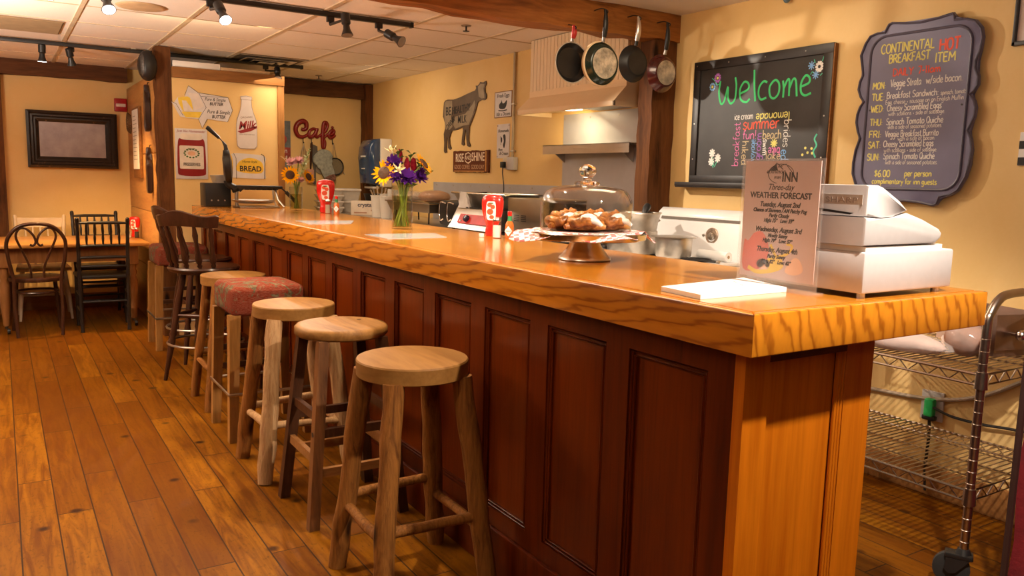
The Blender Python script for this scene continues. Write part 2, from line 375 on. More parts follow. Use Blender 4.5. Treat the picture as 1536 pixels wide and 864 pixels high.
def bez(pts, n=8, closed=True): return [(p.x, p.y) for p in catmull([(a, b, 0) for a, b in pts], n, closed)]

# single-stroke hand lettering: cap height 10, x-height 6; '~' marks a curved stroke
GL = {
'a': (6, '~5,5 3.5,6 1.5,5 .7,2.6 1.8,.3 3.6,.8 5,3;5,5.8 5,1.5 5.6,.2'), 'b': (6, '.8,10 .8,.3;~.8,3.5 2.5,5.8 4.6,5 5,2.7 3.8,.4 .8,.6'),
'c': (5.4, '~4.8,4.9 3.4,6 1.5,5 .7,2.8 1.6,.6 3.4,.1 4.9,1.1'), 'd': (6.2, '~5,4.6 3.4,5.9 1.4,4.9 .7,2.6 1.8,.3 3.8,.7 5,2.6;5,10 5,1.2 5.6,.1'),
'e': (5.6, '~.9,3 4.7,3.3 4.2,5.3 2.8,6 1.2,4.8 .8,2.3 2,.3 3.8,.2 5,1.2'), 'f': (4, '~4.2,9 3,10 1.9,8.6 1.8,5 1.8,0;.4,5.6 3.6,5.8'),
'g': (6, '~4.9,5 3.4,6 1.4,5 .8,3 1.8,1 3.6,1.4 4.9,3.3;~5,5.8 5,1 4.6,-2.6 2.8,-3.8 .9,-2.8'), 'h': (6, '.9,10 .9,0;~.9,3.6 2.6,5.8 4.4,5.2 4.9,3 5,0'),
'i': (2.6, '1.2,5.8 1.3,0;1.2,8 1.3,7.6'), 'j': (3, '~2,5.8 2,-1.5 .3,-3.4;2,8 2.1,7.6'), 'k': (5.4, '.9,10 .9,0;4.4,5.6 1,2.6 4.8,0'),
'l': (2.6, '1.2,10 1.3,.6 1.8,0'), 'm': (8.6, '.8,5.9 .9,0;~.9,3.8 2.3,5.8 3.8,5 4.2,0;~4.2,3.8 5.6,5.8 7.1,5 7.6,0'),
'n': (6, '.8,5.9 .9,0;~.9,3.6 2.6,5.8 4.4,5.2 4.9,3 5,0'), 'o': (6, '~3,6 1.2,5 .7,2.8 1.6,.5 3.2,.1 4.8,1.4 5.2,3.4 4.4,5.4 3,6'),
'p': (6, '.9,5.8 .9,-4;~.9,3.5 2.6,5.9 4.6,5 5,2.7 3.8,.4 1,.7'), 'q': (6, '~4.9,5 3.4,6 1.4,5 .7,2.8 1.8,.4 3.6,.8 4.9,3;5,5.8 5,-4'),
'r': (4.4, '.9,5.8 1,0;~1,3.4 2.2,5.5 4,5.7'), 's': (5, '~4.3,5.2 2.8,6 1.2,5 1.6,3.6 3.6,2.7 4.3,1.3 2.9,.1 .7,.9'), 't': (4, '~1.9,9 1.8,1.6 2.8,.1 3.8,.7;.4,6 3.6,6.2'),
'u': (6, '~.8,5.8 .9,1.8 2.2,.1 4,.8 5,3;5,5.8 5.1,0'), 'v': (5.4, '.6,5.8 2.6,0 4.8,5.8'), 'w': (8, '.6,5.8 2.3,0 4,5 5.7,0 7.4,5.8'), 'x': (5.2, '.6,5.8 4.6,0;4.6,5.8 .6,0'),
'y': (5.6, '.6,5.8 2.8,.6;4.9,5.8 2.8,.6 1.2,-3.8'), 'z': (5.2, '.7,5.8 4.6,5.8 .7,0 4.7,0'),
'A': (7.4, '.4,0 3.6,10 6.8,0;1.6,3.6 5.7,3.6'), 'B': (6.4, '.8,10 .8,0;~.8,9.8 3.6,9.9 5.1,8 3.9,5.6 .9,5.2;~.9,5.2 4.6,5.2 5.6,2.8 4.2,.3 .8,.1'), 'C': (6.6, '~6,8.4 4.2,10 1.8,8.6 .7,5 1.8,1.2 4.2,0 6.1,1.6'),
'D': (7, '.8,10 .8,0;~.8,9.9 4,9.3 6.2,6.6 5.8,2.8 3.6,.5 .8,0'), 'E': (6, '5.2,10 .8,10 .8,0 5.4,0;.8,5.2 4.4,5.2'), 'F': (5.8, '5.3,10 .8,10 .8,0;.8,5.2 4.4,5.2'),
'G': (7, '~6.2,8.4 4.2,10 1.8,8.6 .7,5 1.8,1.2 4.2,0 6.2,1.6 6.3,4.4;6.5,4.5 4,4.5'), 'H': (7, '.9,10 .8,0;6,10 6,0;.8,5 6,5.2'), 'I': (2.4, '1.2,10.4 1.2,-.4'), 'K': (6.6, '.8,10 .8,0;6,10 .9,4.6 6.2,0'),
'L': (5.4, '.8,10 .8,0 5,0'), 'M': (8.4, '.7,0 1.2,10 4.1,3.4 7,10 7.6,0'), 'N': (7, '.8,0 .8,10 6,0 6,10'), 'O': (7.2, '~3.6,10 1.4,8.4 .7,5 1.6,1.2 3.6,0 5.8,1.4 6.5,5 5.6,8.6 3.6,10'),
'P': (6.2, '.8,10 .8,0;~.8,9.8 4,9.9 5.6,7.6 4.4,5 .9,4.6'), 'Q': (7.4, '~3.6,10 1.4,8.4 .7,5 1.6,1.2 3.6,0 5.8,1.4 6.5,5 5.6,8.6 3.6,10;4,2.6 6.8,-.8'), 'R': (6.6, '.8,10 .8,0;~.8,9.8 4,9.9 5.4,7.8 4.2,5.3 .9,5;3,5 6,0'),
'S': (6.2, '~5.4,8.6 3.4,10 1.2,8.6 1.4,6.2 3.6,5 5.4,3.4 4.9,.9 2.6,0 .7,1.5'), 'T': (6.6, '.4,10 6.4,10;3.3,10 3.3,0'), 'U': (7, '~.8,10 .9,3 2.2,.2 4.6,.4 6,3 6,10'), 'V': (6.6, '.4,10 3.2,0 6.4,10'), 'W': (9.4, '.4,10 2.6,0 4.8,8 7,0 9,10'), 'Y': (6.6, '.4,10 3.3,5 6.3,10;3.3,5 3.3,0'),
'0': (6, '~3,10 1.2,8.6 .7,5 1.2,1.4 3,0 4.8,1.4 5.3,5 4.8,8.6 3,10'), '1': (3, '1,8.6 1.8,10 1.7,0'), '6': (6, '~4.6,9.8 2.2,8 .9,4 1.6,.8 3.2,0 5,1.6 4.8,4 3,5 1.2,3.4'), '7': (5.6, '.6,10 5.2,10 2.2,0'),
'$': (5.6, '~4.8,8 2.8,9 1,7.6 2.6,5.4 4.6,3.8 3,1.4 .8,2.4;2.8,10.4 2.8,0'), ':': (2.6, '1.2,5 1.3,4.4;1.2,1.4 1.3,.8'), '.': (2.2, '.9,.4 1.2,0'), ',': (2.2, '1.2,.6 .7,-1.4'), '-': (4, '.6,4 3.4,4.2'), '/': (4.4, '.3,-1 4,10.5'), '!': (2.4, '1.2,10 1.2,3;1.2,.7 1.2,0'), '+': (4.4, '.6,3 3.8,3;2.2,4.8 2.2,1.2'), '=': (4, '.6,3.6 3.4,3.8;.6,1.8 3.4,2'), ' ': (3.4, ''),
}
def hand(mb, txt, x, z, size, wd, y=-.001, ang=0, flip=False, wx=1.0, align='L', slant=0):
    k = size/10; total = sum(GL[c][0] for c in txt)*k*wx
    if align == 'C': x0 = -total/2
    elif align == 'R': x0 = -total
    else: x0 = 0
    ca, sa = cos(ang), sin(ang)
    for c in txt:
        adv, st = GL[c]
        for q in (st.split(';') if st else []):
            sm = q[0] == '~'; pts = [tuple(float(t) for t in p.split(',')) for p in q.lstrip('~').split()]
            if sm and len(pts) > 2: pts = bez(pts, 4, False)
            out = []
            for px, pz in pts:
                lx = x0+px*k*wx+pz*k*slant+random.uniform(-.03, .03)*size*.25; lz = pz*k
                if flip: lx, lz = -lx, -lz
                out.append((x+lx*ca-lz*sa, z+lx*sa+lz*ca))
            if sm or len(out) < 3: mb.strip(out, wd, y=y)
            else:
                for a_, b_ in zip(out, out[1:]): mb.strip([a_, b_], wd, y=y)
        x0 += adv*k*wx
    return total
# ------------------------------------------------------------------ room shell
CZ, WX = 2.31, 3.415
XL, YB = -3.2, -2.2
struct(MB().box(XL, WX+.1, YB, 8.95, -.08, 0).build('floor', FLOOR))
struct(MB().box(XL, WX+.1, 3.74, 8.95, CZ, CZ+.08).build('ceiling', CEIL))
struct(MB().box(XL, WX+.1, YB, 3.74, CZ, CZ+.08).build('ceiling', WHITEP))
struct(MB().box(WX, WX+.1, YB, 8.36, 0, CZ).build('wall_right', WALL))
struct(MB().box(1.955, WX+.1, 8.36, 8.46, 0, CZ).build('wall_back', WALL))
struct(MB().box(XL, 2.05, 8.8, 8.9, 0, CZ).build('wall_far', WALL))
struct(MB().box(1.19, 2.045, 6.95, 7.02, 0, 2.12).build('wall_partition', WALL))
m = MB()
for i, (a, b) in enumerate(((0, .49), (.495, .985), (.99, 1.48), (1.485, 2.12))): m.box(1.09, 1.12, 7.11, 8.8, a, b, .003)
struct(m.build('wall_side', PINE))
struct(MB().box(1.985, 2.05, 7.02, 8.36, 0, 2.12).build('wall_return', WALL))
struct(MB().box(WX-.022, WX, YB, 3.4, 0, .13, .004).build('baseboard_right', TRIMW))
struct(MB().box(XL, 1.09, 8.778, 8.8, 0, .14, .004).build('baseboard_far', TRIMW))
m = MB()                                     # suspended ceiling grid
for k in range(-5, 6):
    x = 1.08+.61*k
    if XL < x < WX: m.box(x-.013, x+.013, 3.76, 8.78, CZ-.006, CZ+.002)
for k in range(-1, 6):
    y = 4.97+.642*k
    if y > 3.8: m.box(XL, WX-.002, y-.007, y+.007, CZ-.0035, CZ+.002)
struct(m.build('trim_1', plain('ceiling_grid_paint', (.60, .47, .31), .6)))
def timber(name, x0, x1, y0, y1, z0, z1, ax, mat, jit=.008, n=14):
    """hewn timber: a bar of n rings whose corners wander a little"""
    mb = MB(); rings = []; L0, L1 = {'x': (x0, x1), 'y': (y0, y1), 'z': (z0, z1)}[ax]
    for i in range(n+1):
        t = L0+(L1-L0)*i/n; j = lambda: random.uniform(-jit, jit) if 0 < i < n else 0
        if ax == 'x': q = [(t, y0+j(), z0+j()), (t, y1, z0+j()), (t, y1, z1), (t, y0+j(), z1)]
        elif ax == 'y': q = [(x0+j(), t, z0+j()), (x1+j(), t, z0+j()), (x1, t, z1), (x0, t, z1)]
        else: q = [(x0+j(), y0+j(), t), (x1, y0+j(), t), (x1, y1, t), (x0+j(), y1, t)]
        rings.append([mb.V(p) for p in q])
    for A, B in zip(rings, rings[1:]):
        for k in range(4): mb.F([A[k], A[(k+1) % 4], B[(k+1) % 4], B[k]])
    mb.F(rings[0][::-1]); mb.F(rings[-1])
    es = [e for e in mb.bm.edges if abs(e.calc_face_angle(0)) > .9]
    bmesh.ops.bevel(mb.bm, geom=es, offset=.012, segments=2, affect='EDGES')
    return struct(mb.build(name, mat))
timber('trim_2', -3.0, WX, 3.60, 3.73, 2.155, CZ, 'x', BEAMX, .012, 40)           # big beam with the pans
timber('trim_3', 3.238, WX, 3.62, 3.74, 0, 2.16, 'z', BEAM, .005, 24)             # post at the right wall
timber('trim_4', 1.078, 1.188, 6.96, 7.11, 0, 2.305, 'z', BEAM, .006, 24)          # post at the partition
timber('trim_5', XL, 1.09, 8.70, 8.8, 2.175, CZ, 'x', DBEAMX, .006, 30)           # beam on the far wall
timber('trim_6', -.10, .052, 8.72, 8.8, 0, 2.175, 'z', BEAM, .005, 20)            # post on the far wall
timber('trim_7', 2.05, WX-.08, 8.28, 8.36, 2.15, CZ-.01, 'x', DBEAMX, .005, 14)   # beam on the cafe wall
timber('trim_8', WX-.085, WX, 8.22, 8.36, 0, CZ-.01, 'z', BEAM, .006, 20)         # corner post
struct(MB().box(1.188, 2.075, 6.915, 7.03, 2.072, 2.155, .004).build('trim_9', TRIMW))
struct(MB().box(2.02, 2.075, 6.93, 7.02, 0, 2.072, .004).build('trim_10', wood('trim_upright', (.20, .08, .02), (.40, .18, .05), 'z', 12, .1, .5)))

# ------------------------------------------------------------------ the bar
X0, X1, Y0, Y1 = 1.312, 2.03, 1.122, 6.945
bar = thing('bar_counter', 'long panelled wooden bar with a thick oak top and lit orange end', 'bar counter', (0, 0, 0))
TZ, TB = 1.07, .976
m = MB(); m.prism([(X0+.03, Y0+.03), (2.215, Y0+.03), (2.215, 1.47), (X1, 1.47), (X1, Y1), (X0+.03, Y1)], TB+.004, TZ, 'z'); m.build('countertop', OAKTOP, bar)
m = MB(); m.prism([(X0, Y0), (X0+.03, Y0+.03), (X0+.03, Y1), (X0, Y1)], TB, TZ-.0005, 'z', .004); m.build('front_edge', OAKF, bar)
m = MB(); m.prism([(X0+.0005, Y0), (2.227, Y0), (2.227, Y0+.03), (X0+.0305, Y0+.03)], TB, TZ-.0005, 'z', .004); m.build('end_edge', OAKE, bar)
FX, EY, BX = 1.375, 1.19, 1.845                  # front face, end face, back of the base
m = MB()
m.box(FX+.02, BX-.005, EY+.02, Y1, .02, TB+.002)                                   # core
m.box(FX, FX+.03, EY+.03, Y1, .905, TB); m.box(FX, FX+.03, EY+.03, Y1, .06, .215)   # top and bottom rails
YS = [(1.2, 1.30)]+[(1.58+.375*k, 1.675+.375*k) for k in range(15)]
for a, b in YS:
    if b < Y1: m.box(FX, FX+.03, a if a > 1.25 else EY+.03, b, .215, .905)
m.box(1.455, 1.735, EY, EY+.02, .94, TB)
m.build('base_frame', CNTF, bar)
ENDW = wood('panel_wood_lit', (.40, .085, .002), (.66, .18, .006), 'z', 15, .05, .38, .08, bmp=.05)  # same bar wood on the lit end, light put into its colour
m = MB(); m.box(FX, 1.455, EY, EY+.03, 0, TB); m.box(1.735, BX, EY, EY+.03, 0, TB); m.build('end_frame', ENDW, bar)
lp = MB().box(0, .008, 0, .281, 0, .70).build('panel', CNT, bar, (FX+.0135, 1.30, .21))
for k in range(15):
    a = 1.30+.375*k
    if a+.28 > Y1: break
    p = lp
    if k: p = lp.copy(); COL.objects.link(p); p.parent = bar
    p.location = (FX+.0135, a, .21)
def bead(mb, x, y0, y1, z0, z1):                # moulding around a recessed front panel
    for q in (.006, .017):
        r = .006 if q < .01 else .005
        c = [(x, y0+q, z0+q), (x, y1-q, z0+q), (x, y1-q, z1-q), (x, y0+q, z1-q)]
        mb.tube(c, r, 6, closed=True)
m = MB()
for k in range(15):
    a = 1.30+.375*k
    if a+.28 < Y1: bead(m, FX+.009, a, a+.28, .215, .905)
m.build('panel_moulding', CNTF, bar)
m = MB().box(1.455, 1.702, EY+.010, EY+.02, 0, .945); m.build('end_panel', ENDW, bar)
m = MB()
for x in (1.706, 1.717, 1.728): m.tube([(x, EY+.004, 0), (x, EY+.004, .94)], .0055, 8)
m.build('end_moulding', ENDW, bar)
m = MB().box(FX-.016, FX, EY+.3, Y1, 0, .155, .004); m.build('kick_board', CNTF, bar)

# ------------------------------------------------------------------ stools
def log_path(a, b, r, n=9, k=.0035):
    a, b = Vector(a), Vector(b); out = []; rr = []
    for i in range(n+1):
        p = a.lerp(b, i/n); j = 0 if i in (0, n) else k
        out.append(p+Vector((random.uniform(-j, j), random.uniform(-j, j), 0))); rr.append(r*random.uniform(.93, 1.08))
    return out, rr
def log_stool(label, x, y, h=.757, half=.19, sr=.181, legm=LOG, seatm=SEATW, rz=0, r=.033, th=.055, lean=.6):
    t = thing('log_stool', label, 'stool', (x, y, 0), rz, 'stools along the bar')
    m = MB(); m.lathe([(0, h-th), (sr-.003, h-th), (sr, h-th+.003), (sr+.001, h-.006), (sr-.002, h-.001), (sr-.006, h), (0, h+.001)], 64); m.build('seat', seatm, t, ang=30)
    ft = [(-half, -half), (half, -half), (half, half), (-half, half)]
    at = lambda f, z: Vector((f[0]*(lean+(1-lean)*(1-z/h)), f[1]*(lean+(1-lean)*(1-z/h)), z))
    for i, f in enumerate(ft):
        p, rr = log_path(at(f, 0), at(f, h-th+.004), r); rr[0] *= .93
        MB().tube(p, rr, 12).build('leg', legm if i != 3 else (LOG if legm is not LOG else legm), t, ang=70)
    for i in range(4):
        z = (.25, .20, .27, .23)[i]
        p, rr = log_path(at(ft[i], z), at(ft[(i+1) % 4], z+random.uniform(-.02, .02)), .0165, 5, .003)
        MB().tube(p, rr, 10).build('rung', legm, t, ang=70)
    return t
log_stool('round wooden log stool nearest the camera with a half shaded seat', 1.108, 2.335, half=.19)
s3 = log_stool('log stool with pale bark-textured legs, third from the near end of the bar', 1.105, 3.585, half=.195, legm=LOGP, r=.036)
log_stool('slim log stool between the patterned cushion stool and the dark spindle chair', 1.125, 4.80, half=.195, r=.026, h=.752)
def square_stool():
    x, y, h, half = 1.125, 3.03, .752, .185
    t = thing('square_leg_stool', 'round worn-seat stool on dark square legs, second from the near end', 'stool', (x, y, 0), 0, 'stools along the bar')
    sr = .183; MB().lathe([(0, h-.042), (sr-.008, h-.042), (sr, h-.034), (sr, h-.010), (sr-.008, h-.002), (sr-.03, h), (0, h-.003)], 48).build('seat', SEATD, t, ang=50)
    MB().lathe([(0, 0), (.009, 0), (.009, .002), (0, .0025)], 16, (.095, .055, h-.0022)).build('screw_plug', DLEG, t)
    ft = [(-half, -half), (half, -half), (half, half), (-half, half)]
    at = lambda f, z: (f[0]*(.62+.38*(1-z/h)), f[1]*(.62+.38*(1-z/h)), z)
    for i, f in enumerate(ft):
        m = MB(); b = at(f, 0); tp = at(f, h-.04); q = .020
        m.hexa([(b[0]-q, b[1]-q, 0), (b[0]+q, b[1]-q, 0), (b[0]+q, b[1]+q, 0), (b[0]-q, b[1]+q, 0)], [(tp[0]-q, tp[1]-q, tp[2]), (tp[0]+q, tp[1]-q, tp[2]), (tp[0]+q, tp[1]+q, tp[2]), (tp[0]-q, tp[1]+q, tp[2])])
        m.build('leg', DLEG if i != 0 else wood('brown_worn_leg', (.05, .02, .01), (.24, .10, .035), 'z', 10, .1, .4), t)
    for i in range(4):
        for z in ((.26, .42) if i % 2 else (.21, .36)):
            a, b = Vector(at(ft[i], z)), Vector(at(ft[(i+1) % 4], z)); d = (b-a).normalized(); n = Vector((-d.y, d.x, 0))*.010; u = Vector((0, 0, .017))
            m = MB(); m.hexa([a-n-u, a+n-u, b+n-u, b-n-u][::-1], [a-n+u, a+n+u, b+n+u, b-n+u][::-1]); m.build('rung', TRIMW if z < .3 else DLEG, t)
    m = MB(); b = at(ft[0], .36)
    m.cyl((b[0]-.0205, b[1], .36), (b[0]-.0222, b[1], .36), .010, n=16); m.build('bolt_hole', BLACKP, t)
    return t
square_stool()
def tapestry():
    m, t, b = nt('tapestry_fabric'); v = mapping(t, (1, 1, 1.0))
    f = noise(t, v, 9, 5, .6, 1.5); f2 = noise(t, mapping(t, (6, 40, 40)), 12, 2)
    c = ramp(t, f, [(.34, (.13, .10, .05)), (.40, (.15, .012, .004)), (.53, (.17, .018, .006)), (.55, (.045, .052, .026)), (.62, (.15, .115, .06))])
    c = mix(t, .25, c, ramp(t, f2, [(.4, (.06, .02, .01)), (.6, (.25, .17, .11))]))
    t.links.new(c, b.inputs['Base Color']); setp(b, Roughness=.95, **{'Specular IOR Level': .05}); bump(t, b, f2, .4, .004); return m
TAP = tapestry()
def cushion_stool():
    h, half = .80, .19
    t = thing('cushioned_stool', 'square stool with a worn red patterned cushion, fourth from the near end', 'stool', (1.112, 4.205, 0), 0, 'stools along the bar')
    m = MB(); m.box(-.185, .185, -.20, .20, .632, .775, .03, 4)
    for v in m.bm.verts:
        if v.co.z > .75: v.co.z += .012*(1-(v.co.x/.21)**2)*(1-(v.co.y/.21)**2)
    m.bm.faces.ensure_lookup_table()
    bmesh.ops.subdivide_edges(m.bm, edges=m.bm.edges[:], cuts=2, use_grid_fill=True)
    for v in m.bm.verts:
        if v.co.z > .77: v.co.z += .02*max(0, 1-(v.co.x/.2)**2)*max(0, 1-(v.co.y/.2)**2)
        v.co += Vector((random.uniform(-1, 1), random.uniform(-1, 1), random.uniform(-1, 1)))*.0012
    m.build('seat_cushion', TAP, t, ang=60)
    ft = [(-half, -half), (half, -half), (half, half), (-half, half)]
    for f in ft:
        m = MB(); q, q2 = .021, .027; tx = (f[0]*.88, f[1]*.88)
        m.hexa([(f[0]-q, f[1]-q, 0), (f[0]+q, f[1]-q, 0), (f[0]+q, f[1]+q, 0), (f[0]-q, f[1]+q, 0)], [(tx[0]-q2, tx[1]-q2, .64), (tx[0]+q2, tx[1]-q2, .64), (tx[0]+q2, tx[1]+q2, .64), (tx[0]-q2, tx[1]+q2, .64)])
        m.build('leg', OAKLEG, t)
    e = .206; m = MB(); m.tube([(a*e, b*e, .245) for a, b in ((-1, -1), (1, -1), (1, 1), (-1, 1))], .008, 8, closed=True); m.build('foot_rail', STEEL, t)
    m = MB()
    for a in (.30, .40): m.box(-.16, .16, .155, .175, a, a+.03, .003)
    m.build('back_rung', DLEG, t)
    return t
cs = cushion_stool()
dup(cs, (1.14, 6.60, 0), 0, 'square stool with a red patterned cushion at the far end by the wall post')
def turned(mb, a, b, prof):
    a, b = Vector(a), Vector(b); mb.tube([a.lerp(b, t) for t, r in prof], [r for t, r in prof], 10)
SPIN = [(0, .010), (.06, .011), (.10, .017), (.14, .011), (.18, .018), (.24, .021), (.40, .016), (.62, .012), (.78, .018), (.86, .014), (.94, .011), (1, .010)]
def captain_chair():
    t = thing('spindle_back_bar_chair', 'x', 'bar chair', (0, 0, 0), 0, 'dark spindle bar chairs')
    # front faces +x; the back curves around the -x side
    m = MB(); sh = .735; m.lathe([(0, sh-.045), (.17, sh-.045), (.215, sh-.030), (.225, sh-.012), (.218, sh), (.17, sh-.006), (0, sh-.014)], 40); m.build('seat', DCHAIR, t, ang=50)
    pts = [(-.225*cos(a)-.06, .215*sin(a), 0) for a in [radians(d) for d in range(-62, 63, 6)]]
    m = MB(); rows = []
    for i, p in enumerate(pts):
        a = -62+6*i; ztop = 1.085+.018*cos(radians(a*4.2))-(.012 if abs(a) > 56 else 0); zb = 1.0+.006*cos(radians(a*3)); k = 1.06
        ox, oy = -cos(radians(a)), sin(radians(a)); q = .013 if abs(a) < 58 else .009
        rows.append([m.V((p[0]+ox*(q+d), p[1]+oy*(q+d), z)) for d, z in ((.0, zb), (.012, (zb+ztop)/2), (.016, ztop-.006), (.002, ztop), (-2*q+.004, ztop-.004), (-2*q, (zb+ztop)/2), (-2*q-.004, zb+.004))])
    for A, B in zip(rows, rows[1:]):
        for k in range(7): m.F([A[k], A[(k+1) % 7], B[(k+1) % 7], B[k]])
    m.F(rows[0][::-1]); m.F(rows[-1]); m.build('crest_rail', DCHAIR, t, ang=50)
    for d in (-50, -25, 0, 25, 50):
        a = radians(d); m = MB(); turned(m, (-.185*cos(a)-.01, .185*sin(a), sh-.012), (-.23*cos(a)-.058, .22*sin(a), 1.01), SPIN); m.build('spindle', DCHAIR, t, ang=60)
    for a in (45, 135, 225, 315):
        c, s_ = cos(radians(a)), sin(radians(a)); m = MB()
        turned(m, (.26*c, .26*s_, 0), (.13*c, .13*s_, sh-.04), [(0, .012), (.2, .017), (.36, .022), (.40, .016), (.43, .022), (.47, .018), (.7, .023), (.85, .018), (.9, .022), (1, .018)]); m.build('leg', DCHAIR, t, ang=60)
    for a in (45, 135, 225, 315):
        c, s_ = cos(radians(a)), sin(radians(a)); c2, s2 = cos(radians(a+90)), sin(radians(a+90)); m = MB()
        turned(m, (.185*c, .185*s_, .42), (.185*c2, .185*s2, .42), [(0, .008), (.3, .013), (.5, .016), (.7, .013), (1, .008)]); m.build('stretcher', DCHAIR, t, ang=60)
    m = MB(); m.tube([(.235*cos(2*pi*k/40), .235*sin(2*pi*k/40), .235) for k in range(40)], .008, 8, closed=True); m.build('foot_ring', STEEL, t)
    return t
ca = captain_chair(); ca.location = (1.10, 5.47, 0); ca.rotation_euler = (0, 0, radians(48))
ca['label'] = 'dark spindle-back bar chair with its wavy back rail turned towards the camera'
dup(ca, (1.19, 6.06, 0), radians(8), 'dark spindle-back bar chair seen edge-on, between its twin and the far cushion stool')

# ------------------------------------------------------------------ dining corner
t = thing('dining_table', 'long pine dining table on turned legs with casters against the far wall', 'table', (.27, 7.93, 0))
MB().box(-.78, .79, -.48, .47, .70, .73, .006).build('tabletop', TABLEW, t)
m = MB(); m.box(-.70, .70, -.41, -.385, .575, .70); m.box(-.70, .70, .385, .41, .575, .70); m.box(-.70, -.675, -.4, .4, .575, .70); m.box(.675, .70, -.4, .4, .575, .70); m.build('apron', TABLEL, t)
for sx in (-.28, .66):
    for sy in (-.37, .37):
        m = MB(); m.box(sx-.044, sx+.044, sy-.044, sy+.044, .54, .699, .004)
        m.lathe([(.0, .07), (.022, .07), (.026, .12), (.030, .17), (.038, .30), (.040, .40), (.026, .44), (.038, .47), (.028, .50), (.034, .54), (0, .545)], 18, (sx, sy, 0)); lg = m.build('leg', TABLEL, t, ang=60)
        m = MB(); m.cyl((sx, sy, .075), (sx, sy, .045), .011, n=10); m.cyl((sx+.014-.011, sy, .024), (sx+.014+.011, sy, .024), .024, n=16); m.build('caster', IRON, lg)
def bentwood(x, y, rz):
    t = thing('bentwood_chair', 'dark bentwood cafe chair with heart scrolls in its hoop back', 'chair', (x, y, 0), rz, 'chairs around the dining table')
    # back towards -y
    hoop = [(-.155, -.19, 0), (-.165, -.175, .24), (-.165, -.18, .46), (-.195, -.215, .65), (-.195, -.24, .78), (-.12, -.255, .88), (0, -.26, .905), (.12, -.255, .88), (.195, -.24, .78), (.195, -.215, .65), (.165, -.18, .46), (.165, -.175, .24), (.155, -.19, 0)]
    MB().tube(catmull(hoop, 6), .0145, 10).build('hoop_back', DCHAIR, t, ang=70)
    for s_ in (-1, 1):
        c = [(.045*s_, -.17, .47), (.05*s_, -.19, .56), (.10*s_, -.222, .70), (.135*s_, -.24, .80), (.115*s_, -.25, .862), (.07*s_, -.252, .868), (.022*s_, -.25, .82), (.005*s_, -.245, .765), (.022*s_, -.243, .735), (.045*s_, -.243, .742)]
        MB().tube(catmull(c, 6), .009, 8).build('scroll', DCHAIR, t, ang=70)
    MB().lathe([(0, .45), (.17, .445), (.195, .435), (.20, .45), (.195, .468), (.17, .472), (0, .466)], 36).build('seat', DCHAIR, t, ang=60)
    MB().tube([(.15*cos(2*pi*k/32), .15*sin(2*pi*k/32)-.01, .345) for k in range(32)], .009, 8, closed=True).build('leg_ring', DCHAIR, t)
    for s_ in (-1, 1): MB().tube(catmull([(.135*s_, .12, .44), (.15*s_, .145, .25), (.17*s_, .175, 0)], 5), [.016]*11, 10).build('leg', DCHAIR, t, ang=70)
bentwood(.215, 7.55, .02)
def rung_chair(mat):
    t = thing('spindle_chair', 'x', 'chair', (0, 0, 0), 0, 'chairs around the dining table')
    for s_ in (-1, 1):
        m = MB(); P = catmull([(.175*s_, -.185, 0), (.178*s_, -.18, .25), (.18*s_, -.185, .47), (.182*s_, -.215, .72), (.185*s_, -.25, .93)], 8)
        m.tube(P, [.015+.0025*(i % 4 == 0) for i in range(len(P))], 10); m.ball((.185*s_, -.252, .937), .016, n=10, m=6); m.build('back_post', mat, t, ang=60)
    for z, y in ((.905, -.245), (.715, -.214), (.62, -.202), (.545, -.192)): MB().tube([(-.18, y, z), (-.09, y-.003, z+.003), (.09, y-.003, z+.003), (.18, y, z)], [.009, .013, .013, .009], 8).build('rail', mat, t, ang=60)
    for k in range(5):
        x = -.12+.06*k; m = MB(); turned(m, (x, -.214, .715), (x, -.245, .905), [(0, .006), (.2, .009), (.35, .011), (.5, .008), (.65, .011), (.8, .009), (1, .006)]); m.build('spindle', mat, t, ang=60)
    m = MB(); m.prism([(-.18, -.19), (.18, -.19), (.215, .20), (-.215, .20)], .44, .468, 'z', .008); m.build('seat', mat, t)
    for s_ in (-1, 1):
        MB().tube([(.19*s_, .175, 0), (.19*s_, .175, .15), (.19*s_, .175, .44)], [.014, .019, .017], 10).build('leg', mat, t, ang=60)
        for z in (.17, .30): MB().cyl((.178*s_, -.18, z), (.19*s_, .175, z), .010, n=8).build('stretcher', mat, t, ang=60)
    for z, y in ((.21, .175), (.33, .175), (.25, -.18)): MB().cyl((-.18, y, z), (.18, y, z), .010, n=8).build('stretcher', mat, t, ang=60)
    return t
r1 = rung_chair(BLACKW); r1.location = (.70, 7.58, 0); r1.rotation_euler = (0, 0, -.03)
r1['label'] = 'black spindle-back chair on the near side of the dining table'
dup(r1, (.75, 8.28, 0), pi+.05, 'black spindle-back chair across the dining table by the far wall')
t = thing('plank_back_chair', 'white painted chair behind the dining table beside the wall', 'chair', (.295, 8.35, 0), pi, 'chairs around the dining table')
for s_ in (-1, 1):
    m = MB(); turned(m, (.17*s_, -.18, .44), (.195*s_, -.235, .915), [(0, .014), (.2, .017), (.3, .022), (.4, .015), (.6, .019), (.7, .015), (.8, .021), (.9, .014), (.97, .016), (1, .008)]); m.build('back_post', WHITEW, t, ang=60)
MB().hexa([(-.19, -.232, .80), (.19, -.232, .80), (.19, -.214, .80), (-.19, -.214, .80)], [(-.19, -.245, .885), (.19, -.245, .885), (.19, -.227, .885), (-.19, -.227, .885)]).build('crest_rail', WHITEW, t)
for k in range(5):
    x = -.12+.06*k; MB().cyl((x*.9, -.18, .45), (x, -.222, .81), .008, n=8).build('spindle', WHITEW, t, ang=60)
MB().prism([(-.2, -.2), (.2, -.2), (.215, .2), (-.215, .2)], .435, .465, 'z', .008).build('seat', WHITEW, t)
